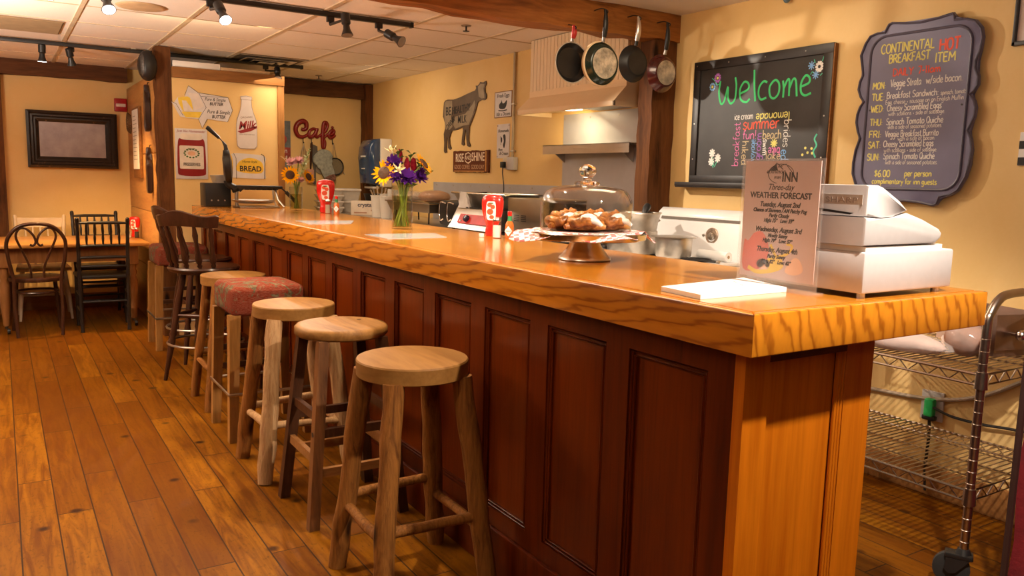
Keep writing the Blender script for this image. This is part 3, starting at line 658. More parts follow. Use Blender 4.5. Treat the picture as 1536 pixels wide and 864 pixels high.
for sx in (-1, 1):
    for sy in (-1, 1): MB().tube([(.20*sx, .20*sy, 0), (.185*sx, .18*sy, .2), (.16*sx, .15*sy, .44)], [.011, .018, .015], 10).build('leg', WHITEW, t, ang=60)
    MB().cyl((.188*sx, -.185, .2), (.188*sx, .185, .2), .010, n=8).build('stretcher', WHITEW, t, ang=60)
MB().cyl((-.185, 0, .2), (.185, 0, .2), .010, n=8).build('stretcher', WHITEW, t, ang=60)
# ------------------------------------------------------------------ things on the bar
t = thing('cake_stand', 'shiny metal pedestal cake stand on the bar top', 'cake stand', (1.685, 2.19, TZ))
MB().lathe([(0, .069), (.046, .070), (.050, .060), (.066, .034), (.076, .022), (.078, .018), (.088, .010), (.090, .003), (.087, 0), (.0, 0)], 48).build('pedestal', STEEL, t, ang=50)
MB().lathe([(0, .070), (.05, .070), (.195, .072), (.206, .076), (.208, .094), (.203, .098), (.197, .092), (0, .090)], 64).build('plate', plain('polished_plate', (.70, .62, .52), .14, 1, var=.04), t, ang=40)
cz = TZ+.0985
def gingham():
    m, t, b = nt('gingham_paper'); v = mapping(t, (1, 1, 1), rot=(0, 0, .5))
    ck = t.nodes.new('ShaderNodeTexChecker'); ck.inputs['Scale'].default_value = 60
    ck.inputs[1].default_value = (.66, .14, .13, 1); ck.inputs[2].default_value = (.85, .74, .70, 1); t.links.new(v, ck.inputs[0])
    t.links.new(ck.outputs[0], b.inputs['Base Color']); setp(b, Roughness=.7); return m
m = MB(); n = 24; q = [[None]*(n+1) for _ in range(n+1)]
for i in range(n+1):
    for j in range(n+1):
        x, y = (i/n-.5)*.40, (j/n-.5)*.40; a = .6; X, Y = x*cos(a)-y*sin(a), x*sin(a)+y*cos(a); r = math.hypot(X, Y)
        q[i][j] = m.V((X, Y, .002+max(0, r-.175)*(.25*sin(7*math.atan2(Y, X)+1)-.28)+(.006*sin(40*X+3)*sin(31*Y) if r > .175 else 0)))
for i in range(n):
    for j in range(n): m.F([q[i][j], q[i+1][j], q[i+1][j+1], q[i][j+1]])
o = m.build('wax_paper', gingham(), None, (1.685, 2.19, cz)); sm = o.modifiers.new('thick', 'SOLIDIFY'); sm.thickness = .0008
tag(o, 'red and white checked wax paper under the pastries on the cake stand', 'paper')
t = thing('glass_dome', 'clear glass dome with a ball knob covering the pastries', 'cake dome', (1.685, 2.19, cz+.003))
R = .156
prof = [(R, 0), (R, .08), (R-.004, .105), (R-.018, .130), (R-.045, .143), (.06, .152), (.0, .154)]
inn = [(max(r-.0035, 0), z-.0032 if i > 1 else z) for i, (r, z) in enumerate(prof)]
MB().lathe([(p.x, p.z) for p in catmull([(r, 0, z) for r, z in prof], 4)]+[(p.x, p.z) for p in catmull([(r, 0, z) for r, z in inn], 4)][::-1], 56, closed=False).build('dome', GLASS, t, ang=60)
m = MB(); m.lathe([(0, .1545), (.045, .1545), (.040, .163), (.018, .166), (.013, .172), (.016, .177), (.026, .186), (.0305, .198), (.026, .212), (.012, .221), (0, .223)], 28); m.build('knob', KNOBG, t, ang=60)
PASTRY = None
def pastry_mat():
    m, t, b = nt('glazed_pastry'); v = mapping(t, (1, 1, 1))
    f = noise(t, v, 26, 4, .6, .8); f2 = noise(t, v, 14, 2, .5, .5)
    c = ramp(t, f, [(.3, (.10, .028, .007)), (.48, (.40, .13, .022)), (.7, (.66, .29, .07))])
    t.links.new(c, b.inputs['Base Color']); setp(b, Roughness=.35); bump(t, b, f, .7, .01); return m
PASTRY = pastry_mat(); ICING = plain('white_icing', (.86, .82, .80), .3, coat=.4, var=.04)
spots_ = [((-.075, -.09), .3), ((.085, -.085), 1.2), ((.01, .0), 2.3), ((-.115, .03), 2.0), ((.11, .06), .7), ((-.02, .105), 2.6)]
where = ['at the front left', 'at the front right', 'in the middle', 'at the left side', 'at the right rear', 'at the back']
for (px, py), a in spots_:
    i = spots_.index(((px, py), a)); t = thing('pastry', 'iced golden twist pastry %s under the glass dome' % where[i], 'pastry', (1.685+px*.74, 2.19+py*.74, cz+.003), a*.35-.5, 'pastries under the dome')
    m = MB(); P = []; Rr = []
    for k in range(34):
        u = k/33; th = u*2*pi*2.1; r = .040*(1-u*.75); P.append((r*cos(th)*1.3, r*sin(th)*1.1, .022+.036*u+.004*sin(th*3))); Rr.append(.019*(1-.25*u))
    m.tube(P, Rr, 9); m.tube([(-.07, -.012, .015), (-.04, .0, .02), (0, .005, .02), (.04, 0, .02), (.07, -.01, .015)], [.008, .016, .02, .016, .008], 9)
    for v in m.bm.verts: v.co.z = max(v.co.z, .0005)
    m.build('dough', PASTRY, t, ang=70)
    m = MB(); m.ball((.004, -.030, .044), .030, .016, .017, 14, 8, .08); m.tube([(.0, -.034, .044), (.03, -.046, .034), (.046, -.046, .022)], [.010, .010, .006], 8); m.build('icing', ICING, t, ang=70)

def ketchup(label, loc, rz, s=1.0):
    t = thing('ketchup_bottle', label, 'ketchup bottle', loc, rz, 'red ketchup bottles'); t.scale = (s, s, s)
    m = MB(); prof = [(.022, 0), (.027, .004), (.027, .028), (.024, .045), (.031, .070), (.040, .105), (.043, .140), (.041, .162), (.032, .176), (.010, .181)]
    m.lathe([(p.x*1.2, p.z*1.04) for p in catmull([(r, 0, z) for r, z in prof], 4)], 28); 
    for v in m.bm.verts: v.co.y *= .5
    m.build('bottle', RED, t, ang=60)
    m = MB()
    m.prism(bez([(-.018, .080), (.0, .074), (.018, .080), (.022, .12), (.018, .155), (0, .158), (-.018, .155), (-.022, .12)], 4), -.0275, -.020); m.build('label_panel', PAPER, t)
    m = MB(); m.flat(ell(-.007, .143, .011, .010), -.0275); m.flat(ell(.008, .134, .011, .010), -.0275); m.flat(ell(-.004, .112, .015, .014), -.0275); m.flat(ell(.004, .088, .011, .009), -.0275); m.build('tomato_print', plain('tomato_print', (.78, .10, .04), .4), t)
    m = MB()
    for k in range(5): m.strip([(0, .150), (.012*cos(pi*k/4+.0), .150+.008*sin(pi*k/4)-.002)], .003, y=-.0285)
    m.build('tomato_leaf', LEAF, t)
    return t
k1 = ketchup('red ketchup bottle behind the salt shaker beside the cake stand', (1.955, 3.26, TZ), RW+.75, 1.03)
def shaker(label, loc, fill, capm=CHROME, h=.075, name='salt_shaker', cat='salt shaker'):
    t = thing(name, label, cat, loc, 0, 'shakers on the tables')
    m = MB(); m.lathe([(0, 0), (.020, 0), (.022, .004), (.021, h*.35), (.019, h), (.016, h+.004), (0, h+.004)], 10); m.build('glass', GLASS, t, ang=20)
    MB().lathe([(0, .004), (.0175, .004), (.018, h*.78), (0, h*.78)], 12).build('contents', fill, t)
    MB().lathe([(0, h+.003), (.0195, h+.003), (.0195, h+.012), (.015, h+.021), (0, h+.024)], 20).build('cap', capm, t)
    return t
SALT = plain('salt_grains', (.85, .82, .78), .8); PEPPER = plain('pepper_grains', (.05, .04, .035), .9, var=.5, scale=200)
shaker('glass salt shaker in front of the near ketchup bottle', (1.905, 3.135, TZ), SALT)
def hot_sauce(label, loc, rz):
    t = thing('hot_sauce_bottle', label, 'hot sauce bottle', loc, rz, 'hot sauce bottles')
    m = MB(); m.lathe([(0, 0), (.018, 0), (.020, .004), (.020, .060), (.017, .072), (.009, .084), (.008, .095), (0, .095)], 20); m.build('bottle', plain('orange_red_sauce', (.55, .12, .02), .12, coat=.6), t)
    MB().lathe([(0, .078), (.0115, .078), (.0095, .088), (.009, .104), (0, .104)], 18).build('neck_band', plain('green_foil', (.02, .22, .08), .4), t)
    MB().lathe([(0, .104), (.0095, .104), (.010, .108), (.010, .122), (.007, .125), (0, .125)], 16).build('cap', RED, t)
    m = MB(); 
    m.prism([(-.018, .037), (0, .014), (.018, .037), (0, .060)], -.0215, -.0205); m.build('label_diamond', PAPER, t)
    MB().text('TABASCO', .0075, 0, .0345, -.0217, sx=.95).build('lettering', INKB, t)
    return t
hot_sauce('small hot sauce bottle with a green neck and red cap beside the near salt shaker', (1.935, 3.075, TZ), RW+.75)
tag(MB().box(-.009, .009, -.009, .009, 0, .018, .002).build('creamer_cup', WHITEPL, None, (1.862, 3.20, TZ)), 'tiny white creamer cup beside the near salt shaker', 'creamer')
ketchup('red ketchup bottle far along the bar beside the sunflower vase', (1.965, 5.60, TZ), RW+1.15, 1.25)
shaker('glass pepper shaker in front of the far ketchup bottle', (1.935, 5.47, TZ), plain('pale_pepper', (.45, .36, .28), .8), h=.08, name='pepper_shaker', cat='pepper shaker')
hot_sauce('small hot sauce bottle in front of the far ketchup bottle', (1.965, 5.38, TZ), RW+1.1)
# leaflets
for nm, pts, lab in (('menu_sheet', ((1.402, 3.475), (1.395, 3.20), (1.70, 3.235), (1.765, 3.485)), 'white sheet lying on the bar in front of the purple bouquet'),
                     ('menu_sheet', ((1.44, 4.62), (1.40, 4.26), (1.65, 4.28), (1.78, 4.58)), 'white sheet lying on the bar, farther than the purple bouquet')):
    o = MB().prism(pts, TZ+.0003, TZ+.0022, 'z').build(nm, plain('laminated_sheet', (.52, .52, .54), .12, coat=.3, var=.05)); tag(o, lab, 'paper', 'sheets on the bar')
t = thing('notepad', 'thick pad of white order slips at the near corner of the bar', 'notepad', (0, 0, TZ))
m = MB(); P4 = ((1.378, 1.475), (1.362, 1.325), (1.675, 1.335), (1.735, 1.53)); m.prism(P4, .0004, .012, 'z'); pd = m.build('sheets', PAPER, t)
m = MB()
for k in range(5): m.box(1.60+.008*k-.002, 1.60+.008*k+.002, 1.41+.014*k, 1.416+.014*k, .012, .0125)
m.build('printed_heading', INKB, t)
# cash register: customer side faces -x, its side faces the camera
t = thing('cash_register', 'putty coloured cash register on the near end of the bar', 'cash register', (1.742, 1.168, TZ))
m = MB(); m.box(0, .385, 0, .36, .012, .113, .006); m.build('drawer', BEIGE, t)
m = MB(); m.box(.012, .34, .008, .352, .112, .126); m.build('plinth', WHITEPL, t)
m = MB(); m.prism(bez([(-.004, .128), (.30, .129), (.322, .142), (.326, .156), (.31, .168), (.23, .190), (.17, .207), (.10, .196), (.06, .194), (-.004, .197)], 1), .002, .358, 'y', .008); m.build('body', BEIGE, t)
m = MB(); m.prism([(.0, .199), (.06, .196), (.105, .198), (.16, .209), (.172, .214), (.13, .236), (.062, .270), (.045, .274), (.002, .273)], .006, .354, 'y', .007); m.build('display_hood', BEIGE, t)
m = MB(); m.box(-.0012, .0, .018, .135, .226, .250); m.build('name_plate', plain('plate_grey', (.52, .46, .40), .5), t)
m = MB(); m.M = Matrix.Rotation(RW, 4, 'Z'); m.text('SHARP', .019, -.076, .2305, -.0013, 'CENTER', off=.0002, sx=1.6); m.build('lettering', plain('plate_lettering', (.34, .29, .25), .5), t)
m = MB(); m.prism([(.04, .206), (.20, .220), (.20, .212), (.05, .202)], -.0015, .001, 'x'); m.build('receipt_slot', BLACKP, t)
for x in (.025, .345):
    for y in (.02, .33): m = MB(); m.cyl((x, y, 0), (x, y, .013), .010, n=12); m.build('foot', WHITEPL, t)
# acrylic sign
t = thing('sign_holder', 'clear acrylic stand with a three-day weather forecast sheet', 'sign holder', (1.692, 1.388, TZ), RW)
ACR = film('clear_acrylic', (.95, .90, .88), .10, .06)
m = MB(); m.box(-.128, .128, -.003, -.0015, .004, .336); m.build('front_pane', ACR, t)
m = MB(); m.box(-.128, .128, .0015, .003, .004, .336); m.build('back_pane', ACR, t)
m = MB(); m.box(-.128, .128, -.035, .03, .0005, .004); m.build('foot', ACR, t)
m = MB(); m.box(-.118, .118, -.0010, .0010, .026, .330); m.build('forecast_sheet', plain('pinkish_sheet', (.60, .43, .38), .6, var=.03), t)
m = MB(); y = -.0011
for s_, z in (('WEATHER FORECAST', .235),): m.text(s_, .0215, 0, z, y, off=.0006, sx=.92)
m.text('Three-day', .023, 0, .256, y, shear=.35, sx=.85)
for s_, z, q in (('Tuesday, August 2nd', .213, .0165), ('Chance of Showers / AM Patchy Fog', .199, .0125), ('Partly Cloudy', .186, .0125), ('High: 75°   Low: 59°', .173, .0125), ('Wednesday, August 3rd', .148, .0165), ('Mostly Sunny', .134, .0125), ('High: 79°   Low: 57°', .121, .0125), ('Thursday, August 4th', .096, .0165), ('Partly Sunny', .080, .0125), ('High: 82°   Low: 62°', .066, .0125)): m.text(s_, q*1.08, 0, z, y, shear=.3, sx=.84, off=.0006)
m.text('INN', .034, .027, .278, y, off=.0008, sx=.8); m.text('common', .017, -.018, .298, y, shear=.2); m.text('the', .010, -.006, .313, y, shear=.2); m.text('man', .013, -.012, .285, y, shear=.2)
m.strip(ell(-.002, .297, .040, .025, 30, -.3, 4.6), .0016, y=y); m.strip([(-.045, .300), (-.016, .325), (.004, .308)], .0022, y=y); m.strip([(-.004, .318), (.012, .322), (.034, .300)], .0018, y=y)
m.flat([(-.036, .305), (-.018, .322), (-.012, .306)], y)
m.build('lettering', INKB, t)
m = MB(); m.flat(bez([(-.108, .045), (-.06, .045), (-.030, .07), (-.026, .11), (-.048, .145), (-.075, .142), (-.095, .12), (-.108, .12)], 4), -.00101, .0002); m.build('red_fruit_print', plain('red_print', (.70, .16, .12), .6), t)
m = MB(); m.strip(bez([(-.09, .05), (-.06, .04), (-.02, .045), (.01, .055)], 5, False), .011, .0003, -.0012); m.strip(bez([(-.02, .115), (0, .085), (.02, .075)], 5, False), .008, .0003, -.0012); m.strip(bez([(.005, .085), (.035, .095), (.048, .115), (.03, .12)], 5, False), .007, .0003, -.0012); m.flat(ell(-.005, .065, .03, .018), -.00101, .0002); m.build('yellow_fruit_print', plain('yellow_print', (.82, .55, .06), .6), t)
m = MB(); m.flat(bez([(.03, .05), (.06, .042), (.085, .055), (.075, .08), (.055, .085)], 4), -.00101, .0002); m.flat(ell(-.04, .062, .022, .014), -.00101, .0002); m.build('pale_fruit_print', plain('pale_print', (.84, .50, .32), .6), t)

# ------------------------------------------------------------------ flowers
def vase(label, loc, r, h, wl):
    t = thing('glass_vase', label, 'vase', loc, 0, 'glass vases of flowers')
    MB().lathe([(0, 0), (r, 0), (r+.001, .004), (r+.002, h), (r-.001, h), (r-.003, .010), (0, .010)], 36).build('glass', GLASS, t, ang=50)
    m = MB(); m.lathe([(0, .0108), (r-.0035, .0108), (r-.0018, wl), (0, wl)], 36); m.build('water', WATER, t, ang=50)
    return t
def stem(mb, base, neck, head, r=.0042):
    mb.tube(catmull([base, neck, head], 8), r, 6)
def petals(mb, n, r0, r1, wd, tilt, M, cup=0):
    old = mb.M; mb.M = M
    for k in range(n):
        a = 2*pi*k/n+random.uniform(-.12, .12); L = r1*random.uniform(.88, 1.08); tl = tilt+random.uniform(-.1, .1)
        ca, sa = cos(a), sin(a); rows = []
        for u in (0, .35, .7, 1):
            q = r0+(L-r0)*u; hw = wd*(.35+1.0*u-1.25*u*u*.95) if u < 1 else .0008; z = (q-r0)*tl+cup*u*u
            rows.append([mb.V((q*ca-s_*hw*sa, q*sa+s_*hw*ca, z+(.0015 if s_ else 0))) for s_ in (-1, 0, 1)])
        for A, B in zip(rows, rows[1:]):
            for j in (0, 1): mb.F([A[j], A[j+1], B[j+1], B[j]])
    mb.M = old
def aim(p, d):
    return Matrix.Translation(p) @ Vector(d).to_track_quat('Z', 'Y').to_matrix().to_4x4()
def leaf(mb, a, b, wd):
    a, b = Vector(a), Vector(b); d = b-a; u = d.cross(Vector((.3, .5, 1))).normalized()*wd; mid = a.lerp(b, .45)+Vector((0, 0, wd*.4))
    v = [mb.V(p) for p in (a, mid+u, b, mid-u)]; c = mb.V(mid+Vector((0, 0, -wd*.3))); 
    for i in range(4): mb.F([v[i], v[(i+1) % 4], c])
def flower(kind, name, label, cat, group, origin, base, neck, head, face, size):
    """origin: vase foot; base, neck, head in its coordinates"""
    t = thing(name, label, cat, origin, 0, group)
    m = MB(); stem(m, base, neck, head); m.build('stem', STEMG, t)
    M = aim(Vector(head), face)
    if kind == 'sun':
        m = MB(); petals(m, 17, size*.40, size, size*.17, .10, M); petals(m, 15, size*.40, size*.88, size*.16, .32, M); m.build('petals', PETAL, t)
        m = MB(); m.M = M; m.lathe([(0, -.004), (size*.46, -.002), (size*.47, .006), (size*.34, .011), (0, .008)], 24); m.build('disc', DISC, t)
        m = MB(); petals(m, 9, 0, size*.6, size*.16, -.15, M @ Matrix.Translation((0, 0, -.006))); m.build('sepals', LEAF, t)
    elif kind == 'puff':
        m = MB()
        for q in range(5): petals(m, 10, .002, size*(1-.13*q), size*.30, .15+.30*q, M, .004)
        m.build('petals', {'pink_carnation': PINK, 'purple_lisianthus': PURP}.get(name, PURP), t)
    elif kind == 'spike':
        m = MB(); hv = Vector(head); nv = Vector(neck); d = (hv-nv)
        for k in range(16):
            p = nv+d*(.35+.65*k/15); a = k*2.4; s_ = size*(1.15-k/18); leaf(m, p, p+Vector((cos(a)*s_, sin(a)*s_, s_*.8)), s_*.42)
        m.build('blossom', PALEG, t)
    elif kind == 'plume':
        m = MB(); hv = Vector(head); m.ball(hv+Vector((0, 0, .0)), size*.45, size*.4, size, 12, 9, .22); m.build('blossom', WINE, t, ang=20)
    elif kind == 'sprig':
        m = MB(); hv = Vector(head); nv = Vector(neck); d = hv-nv
        for k in range(14):
            p = nv+d*(.2+.8*k/13); a = k*2.1; leaf(m, p, p+Vector((cos(a)*size, sin(a)*size, size*.5)), size*.38)
        m.build('leaves', LEAF, t)
    elif kind == 'bud':
        m = MB(); m.M = M; m.lathe([(0, -.02), (.007, -.012), (.011, .006), (.007, .026), (0, .036)], 12); petals(m, 5, .004, .035, .010, .8, M); m.build('petals', plain('cream_petal', (.72, .66, .38), .6), t)
    elif kind == 'grass':
        m = MB(); hv = Vector(head)
        for k in range(9): 
            a = k*.7; m.tube([hv, hv+Vector((cos(a)*.02, sin(a)*.02, .03)), hv+Vector((cos(a)*.05, sin(a)*.05, .05))], [.0015, .0012, .0006], 5)
        m.build('seed_head', plain('straw', (.60, .48, .28), .8), t)
    return t
V1 = (1.885, 6.03, TZ); vase('tall glass vase of sunflowers and pink carnations near the far end of the bar', V1, .047, .175, .12)
G1 = 'flowers in the far vase'; cam_d = Vector((-.28, -.95, .12))
flower('sun', 'sunflower', 'large sunflower facing out at the left of the far vase', 'flower', G1, V1, (.01, .01, .014), (-.012, .0, .18), (-.058, -.05, .262), cam_d, .070)
flower('sun', 'sunflower', 'smaller sunflower turned to the right in the far vase', 'flower', G1, V1, (-.01, .01, .014), (.012, .0, .18), (.085, -.035, .250), Vector((.45, -.8, .3)), .060)
for k, (hx, hy, hz, lab) in enumerate(((-.035, -.005, .350, 'pink carnation at the upper left of the far vase'), (.022, .0, .362, 'pink carnation at the upper middle of the far vase'), (.022, -.055, .222, 'small pink carnation between the two sunflowers'))):
    flower('puff', 'pink_carnation', lab, 'flower', G1, V1, (.005*k-.005, -.012, .014), (.006*k-.006, -.006, .17), (hx, hy, hz), Vector((-.2, -.6, .7)), .046 if k < 2 else .032)
flower('spike', 'gladiolus_spike', 'tall pale green flower spike leaning right in the far vase', 'flower', G1, V1, (-.014, -.01, .014), (.022, .012, .20), (.120, .03, .46), (0, 0, 1), .042)
flower('spike', 'gladiolus_spike', 'shorter pale green flower spike beside the smaller sunflower', 'flower', G1, V1, (.0, .018, .014), (.020, -.004, .17), (.062, -.01, .34), (0, 0, 1), .040)
flower('grass', 'wheat_stalk', 'straw coloured wheat stalks fanning out at the left of the far vase', 'flower', G1, V1, (.02, .0, .014), (-.010, .008, .19), (-.06, .02, .35), (0, 0, 1), .03)
V2 = (1.752, 3.83, TZ); vase('glass cylinder vase holding the purple and orange bouquet', V2, .052, .222, .17)
G2 = 'flowers in the near vase'
flower('sun', 'sunflower', 'sunflower at the left edge of the purple bouquet', 'flower', G2, V2, (.015, .012, .014), (-.018, .008, .22), (-.105, -.01, .285), Vector((-.75, -.55, .25)), .068)
flower('sun', 'sunflower', 'sunflower tilted at the upper right of the purple bouquet', 'flower', G2, V2, (-.012, .012, .014), (.012, .000, .225), (.082, -.075, .335), Vector((.55, -.55, .62)), .064)
for hx, hy, hz, sz, lab in ((-.058, -.02, .335, .040, 'purple bloom at the upper left of the near bouquet'), (-.005, -.062, .262, .046, 'large purple bloom low in the middle of the near bouquet'), (.072, -.045, .268, .040, 'purple bloom low at the right of the near bouquet'), (-.062, -.05, .265, .034, 'purple bloom beneath the left sunflower'), (.120, .03, .300, .020, 'small violet bloom at the far right of the near bouquet')):
    flower('puff', 'purple_lisianthus', lab, 'flower', G2, V2, (random.uniform(-.036, .036), random.uniform(-.03, .03), .014), (hx*.35, hy*.3, .215), (hx, hy, hz), Vector((hx*4-.1, -.7, .5)), sz*1.18)
for hx, hy, hz, lab in ((.012, -.03, .325, 'wine red plume in the middle of the near bouquet'), (.048, -.03, .330, 'wine red plume beside the right sunflower'), (-.012, .01, .370, 'slim wine red plume at the top of the near bouquet')):
    flower('plume', 'celosia_plume', lab, 'flower', G2, V2, (.03-hx*.9, .012, .014), (hx*.5, -.004, .215), (hx, hy, hz), (0, 0, 1), .036)
flower('bud', 'lily', 'cream lily bud beside the left sunflower', 'flower', G2, V2, (0, -.015, .014), (-.012, -.014, .215), (-.045, -.055, .300), Vector((-.3, -.8, .4)), .03)
flower('bud', 'lily', 'cream lily bud standing up at the top left of the near bouquet', 'flower', G2, V2, (.016, -.008, .014), (-.008, .014, .215), (-.06, .0, .392), Vector((-.3, -.1, 1)), .03)
for hx, hz, lab in ((.150, .29, 'leafy sprig hanging out to the right of the near bouquet'), (.045, .385, 'leafy sprig at the top of the near bouquet'), (.055, .215, 'leafy sprig drooping at the vase rim'), (-.03, .40, 'thin leafy sprig pointing up from the near bouquet'), (.01, .235, 'leafy sprig between the large purple bloom and the vase rim'), (.095, .345, 'leafy sprig behind the right sunflower'), (-.04, .31, 'leafy sprig behind the left sunflower')):
    flower('sprig', 'eucalyptus_sprig', lab, 'flower', G2, V2, (-hx*.25, .02, .014), (hx*.3, .012, .218), (hx, -.01, hz), (0, 0, 1), .034)

# ------------------------------------------------------------------ waffle maker at the far end
t = thing('waffle_maker', 'open black waffle iron with a raised plate at the far bar end', 'waffle iron', (1.605, 6.50, TZ))
MB().prism([(-.05, -.13), (.26, -.13), (.30, .11), (-.05, .11)], .0005, .012, 'z', .004).build('base', STEEL, t)
MB().lathe([(0, .030), (.13, .034), (.165, .052), (.170, .058), (.164, .060), (.13, .044), (0, .040)], 40, (.09, 0, 0)).build('drip_tray', ALU, t, ang=50)
m = MB()
for s_ in (-1, 1): m.tube([(.30, .10*s_, .006), (.265, .06*s_, .06), (.25, .03*s_, .145)], .009, 8)
m.tube([(-.04, 0, .006), (-.045, 0, .08), (-.04, 0, .15)], .014, 8); m.build('support', STEEL, t)
m = MB(); m.box(-.06, .29, -.10, .10, .148, .172, .004)
for k in range(7): m.box(-.04+.045*k, -.01+.045*k, -.08, .08, .138, .149, .002)
m.build('lower_plate', IRON, t)
m = MB(); m.tube(catmull([(-.075, 0, .135), (-.02, 0, .15), (.0, 0, .14)], 4), .026, 10); m.tube(catmull([(-.115, 0, .21), (-.10, 0, .175), (-.05, 0, .15)], 4), .026, 10); m.build('hinge', IRON, t)
m = MB(); m.lathe([(0, -.022), (.06, -.024), (.125, -.016), (.130, 0), (.125, .014), (.05, .022), (0, .022)], 36)
M = Matrix.Translation((-.105, 0, .315)) @ Matrix.Rotation(radians(86), 4, 'Y') @ Matrix.Rotation(.22, 4, 'X')
for v in m.bm.verts: v.co = M @ Vector((v.co.x*1.0, v.co.y*.8, v.co.z*1.5))
m.build('upper_plate', IRON, t, ang=50)
m = MB(); m.tube([(-.113, 0, .43), (-.120, 0, .475), (-.140, 0, .505)], [.018, .014, .006], 10); m.tube([(-.140, 0, .505), (-.165, 0, .53)], .004, 8); m.build('handle_rod', IRON, t)
m = MB(); m.tube([(-.165, 0, .53), (-.245, 0, .600), (-.255, 0, .607)], [.012, .017, .014], 12); m.build('grip', BLACKP, t)
m = MB(); m.tube([(.30, -.03, .155), (.335, -.03, .125)], .006, 8); m.tube([(.335, -.03, .125), (.425, -.03, .035)], .015, 12); m.build('side_grip', BLACKP, t)
t = thing('waffle_control_box', 'black control box with a slanted grey panel beside the waffle iron', 'control box', (1.455, 6.70, TZ))
MB().box(-.105, .09, -.10, .10, .001, .185, .006).build('housing', BLACKP, t)
MB().hexa([(-.01, -.09, .186), (.095, -.09, .186), (.095, .09, .186), (-.01, .09, .186)], [(-.03, -.09, .245), (.045, -.09, .25), (.045, .09, .25), (-.03, .09, .245)]).build('slanted_top', plain('grey_metal_panel', (.50, .46, .42), .35, .6), t)
m = MB()
for k in range(3): m.cyl((-.06+.05*k, -.1, .05+.0*k), (-.06+.05*k, -.103, .05), .006, n=10)
m.build('screw', STEEL, t)
# ------------------------------------------------------------------ boards on the right wall
def on_right(name, label, cat, y, z, group=None, off=.0): return thing(name, label, cat, (WX-off, y, z), RW, group)
t = on_right('chalkboard', 'black-framed chalkboard reading Welcome in green', 'chalkboard', 2.985, 1.68)
m = MB(); m.box(-.43, .43, -.016, -.004, -.31, .31); m.build('slate', CHALK, t)
m = MB(); m.box(-.459, .459, -.026, -.001, .295, .343, .003); m.box(-.459, .459, -.026, -.001, -.340, -.292, .003); m.box(-.459, -.412, -.026, -.001, -.295, .297, .003); m.box(.405, .459, -.026, -.001, -.295, .297, .003); m.build('frame', CHALKF, t)
m = MB(); m.box(.459, .466, -.024, -.001, -.335, .338); m.build('raw_edge', TRIMW, t)
m = MB(); m.box(-.52, .48, -.075, -.001, -.362, -.340, .003); m.box(-.52, .48, -.078, -.07, -.355, -.332, .002); m.build('chalk_ledge', CHALKF, t)
for k, (x, z) in enumerate(((-.435, .32), (-.2, .32), (.05, .32), (.3, .32), (-.435, 0), (.432, 0), (-.435, -.2), (.432, -.2))): MB().cyl((x, -.026, z), (x, -.028, z), .004, n=8).build('nail_head', STEEL, t)
yb = -.0165
def chalk(name, mat, fn):
    m = MB(); fn(m); return m.build(name, mat, t)
def welcome(m):
    W = .0115
    m.strip(bez([(-.262, .225), (-.268, .16), (-.250, .102), (-.226, .115), (-.205, .19), (-.200, .13), (-.178, .098), (-.150, .12), (-.145, .19), (-.155, .235)], 5, False), W, y=yb)
    m.strip(bez([(-.118, .145), (-.062, .165), (-.062, .195), (-.092, .205), (-.118, .165), (-.108, .115), (-.07, .098), (-.045, .115)], 5, False), W, y=yb)
    m.strip(bez([(-.026, .262), (-.020, .18), (-.008, .098)], 5, False), W, y=yb)
    m.strip(bez([(.065, .19), (.040, .197), (.014, .17), (.012, .13), (.03, .105), (.065, .112)], 5, False), W, y=yb)
    m.strip(bez([(.105, .195), (.082, .165), (.088, .12), (.115, .105), (.142, .13), (.142, .175), (.12, .197), (.1, .19)], 5, False), W, y=yb)
    m.strip(bez([(.165, .19), (.172, .15), (.172, .105)], 4, False), W, y=yb); m.strip(bez([(.172, .15), (.192, .19), (.205, .185), (.208, .11)], 5, False), W, y=yb); m.strip(bez([(.208, .15), (.228, .192), (.245, .18), (.256, .105)], 5, False), W, y=yb)
    m.strip(bez([(.275, .15), (.322, .165), (.325, .19), (.302, .203), (.278, .17), (.280, .125), (.305, .106), (.340, .115)], 5, False), W, y=yb)
chalk('green_lettering', CG, welcome)
H = lambda m, s_, x, z, q, ang=0, w_=.0042, wx=1, flip=False: hand(m, s_, x, z, q, w_, y=yb, ang=ang, wx=wx, flip=flip)
def F(m, s_, x, z, q, L, ang=0, w_=.0042, flip=False): hand(m, s_, x, z, q, w_, y=yb, ang=ang, wx=L/(sum(GL[c][0] for c in s_)*q/10), flip=flip)
def whites(m):
    F(m, 'ice cream', -.145, .008, .036, .130); F(m, 'brides', .190, -.006, .046, .140, -pi/2); F(m, 'swim', .062, -.100, .036, .086, -pi/2, .005)
    for cx, cz in ((-.294, -.168), (-.250, -.196), (-.297, -.215)):
        for k in range(8): a = k*pi/4; m.strip([(cx, cz), (cx+.022*cos(a), cz+.024*sin(a))], .010, y=yb)
    for k in range(10): a = k*pi/5; m.strip([(.378+.008*cos(a), .238+.008*sin(a)), (.378+.023*cos(a), .238+.027*sin(a))], .011, y=yb)
chalk('white_lettering', CW, whites)
def yellows(m):
    F(m, 'lemonade', .223, .032, .044, .220, 0, .0055, True)
    for k in range(9): a = k*2*pi/9; m.strip([(.134, -.123), (.134+.022*cos(a), -.123+.022*sin(a))], .007, y=yb)
    for cx, cz in ((-.284, .243), (-.319, .198)): m.flat(ell(cx, cz, .008, .008, 12), yb, .0014)
    for cx, cz in ((.330, -.152), (.345, -.175), (.367, -.155), (.372, -.178), (.315, -.185)): m.flat(ell(cx, cz, .007, .007, 10), yb)
chalk('yellow_lettering', CY, yellows)
chalk('red_lettering', CR, lambda m: (F(m, 'summer', -.084, -.047, .064, .245, 0, .0065), H(m, 'bfast', -.118, .0, .01) if False else None))
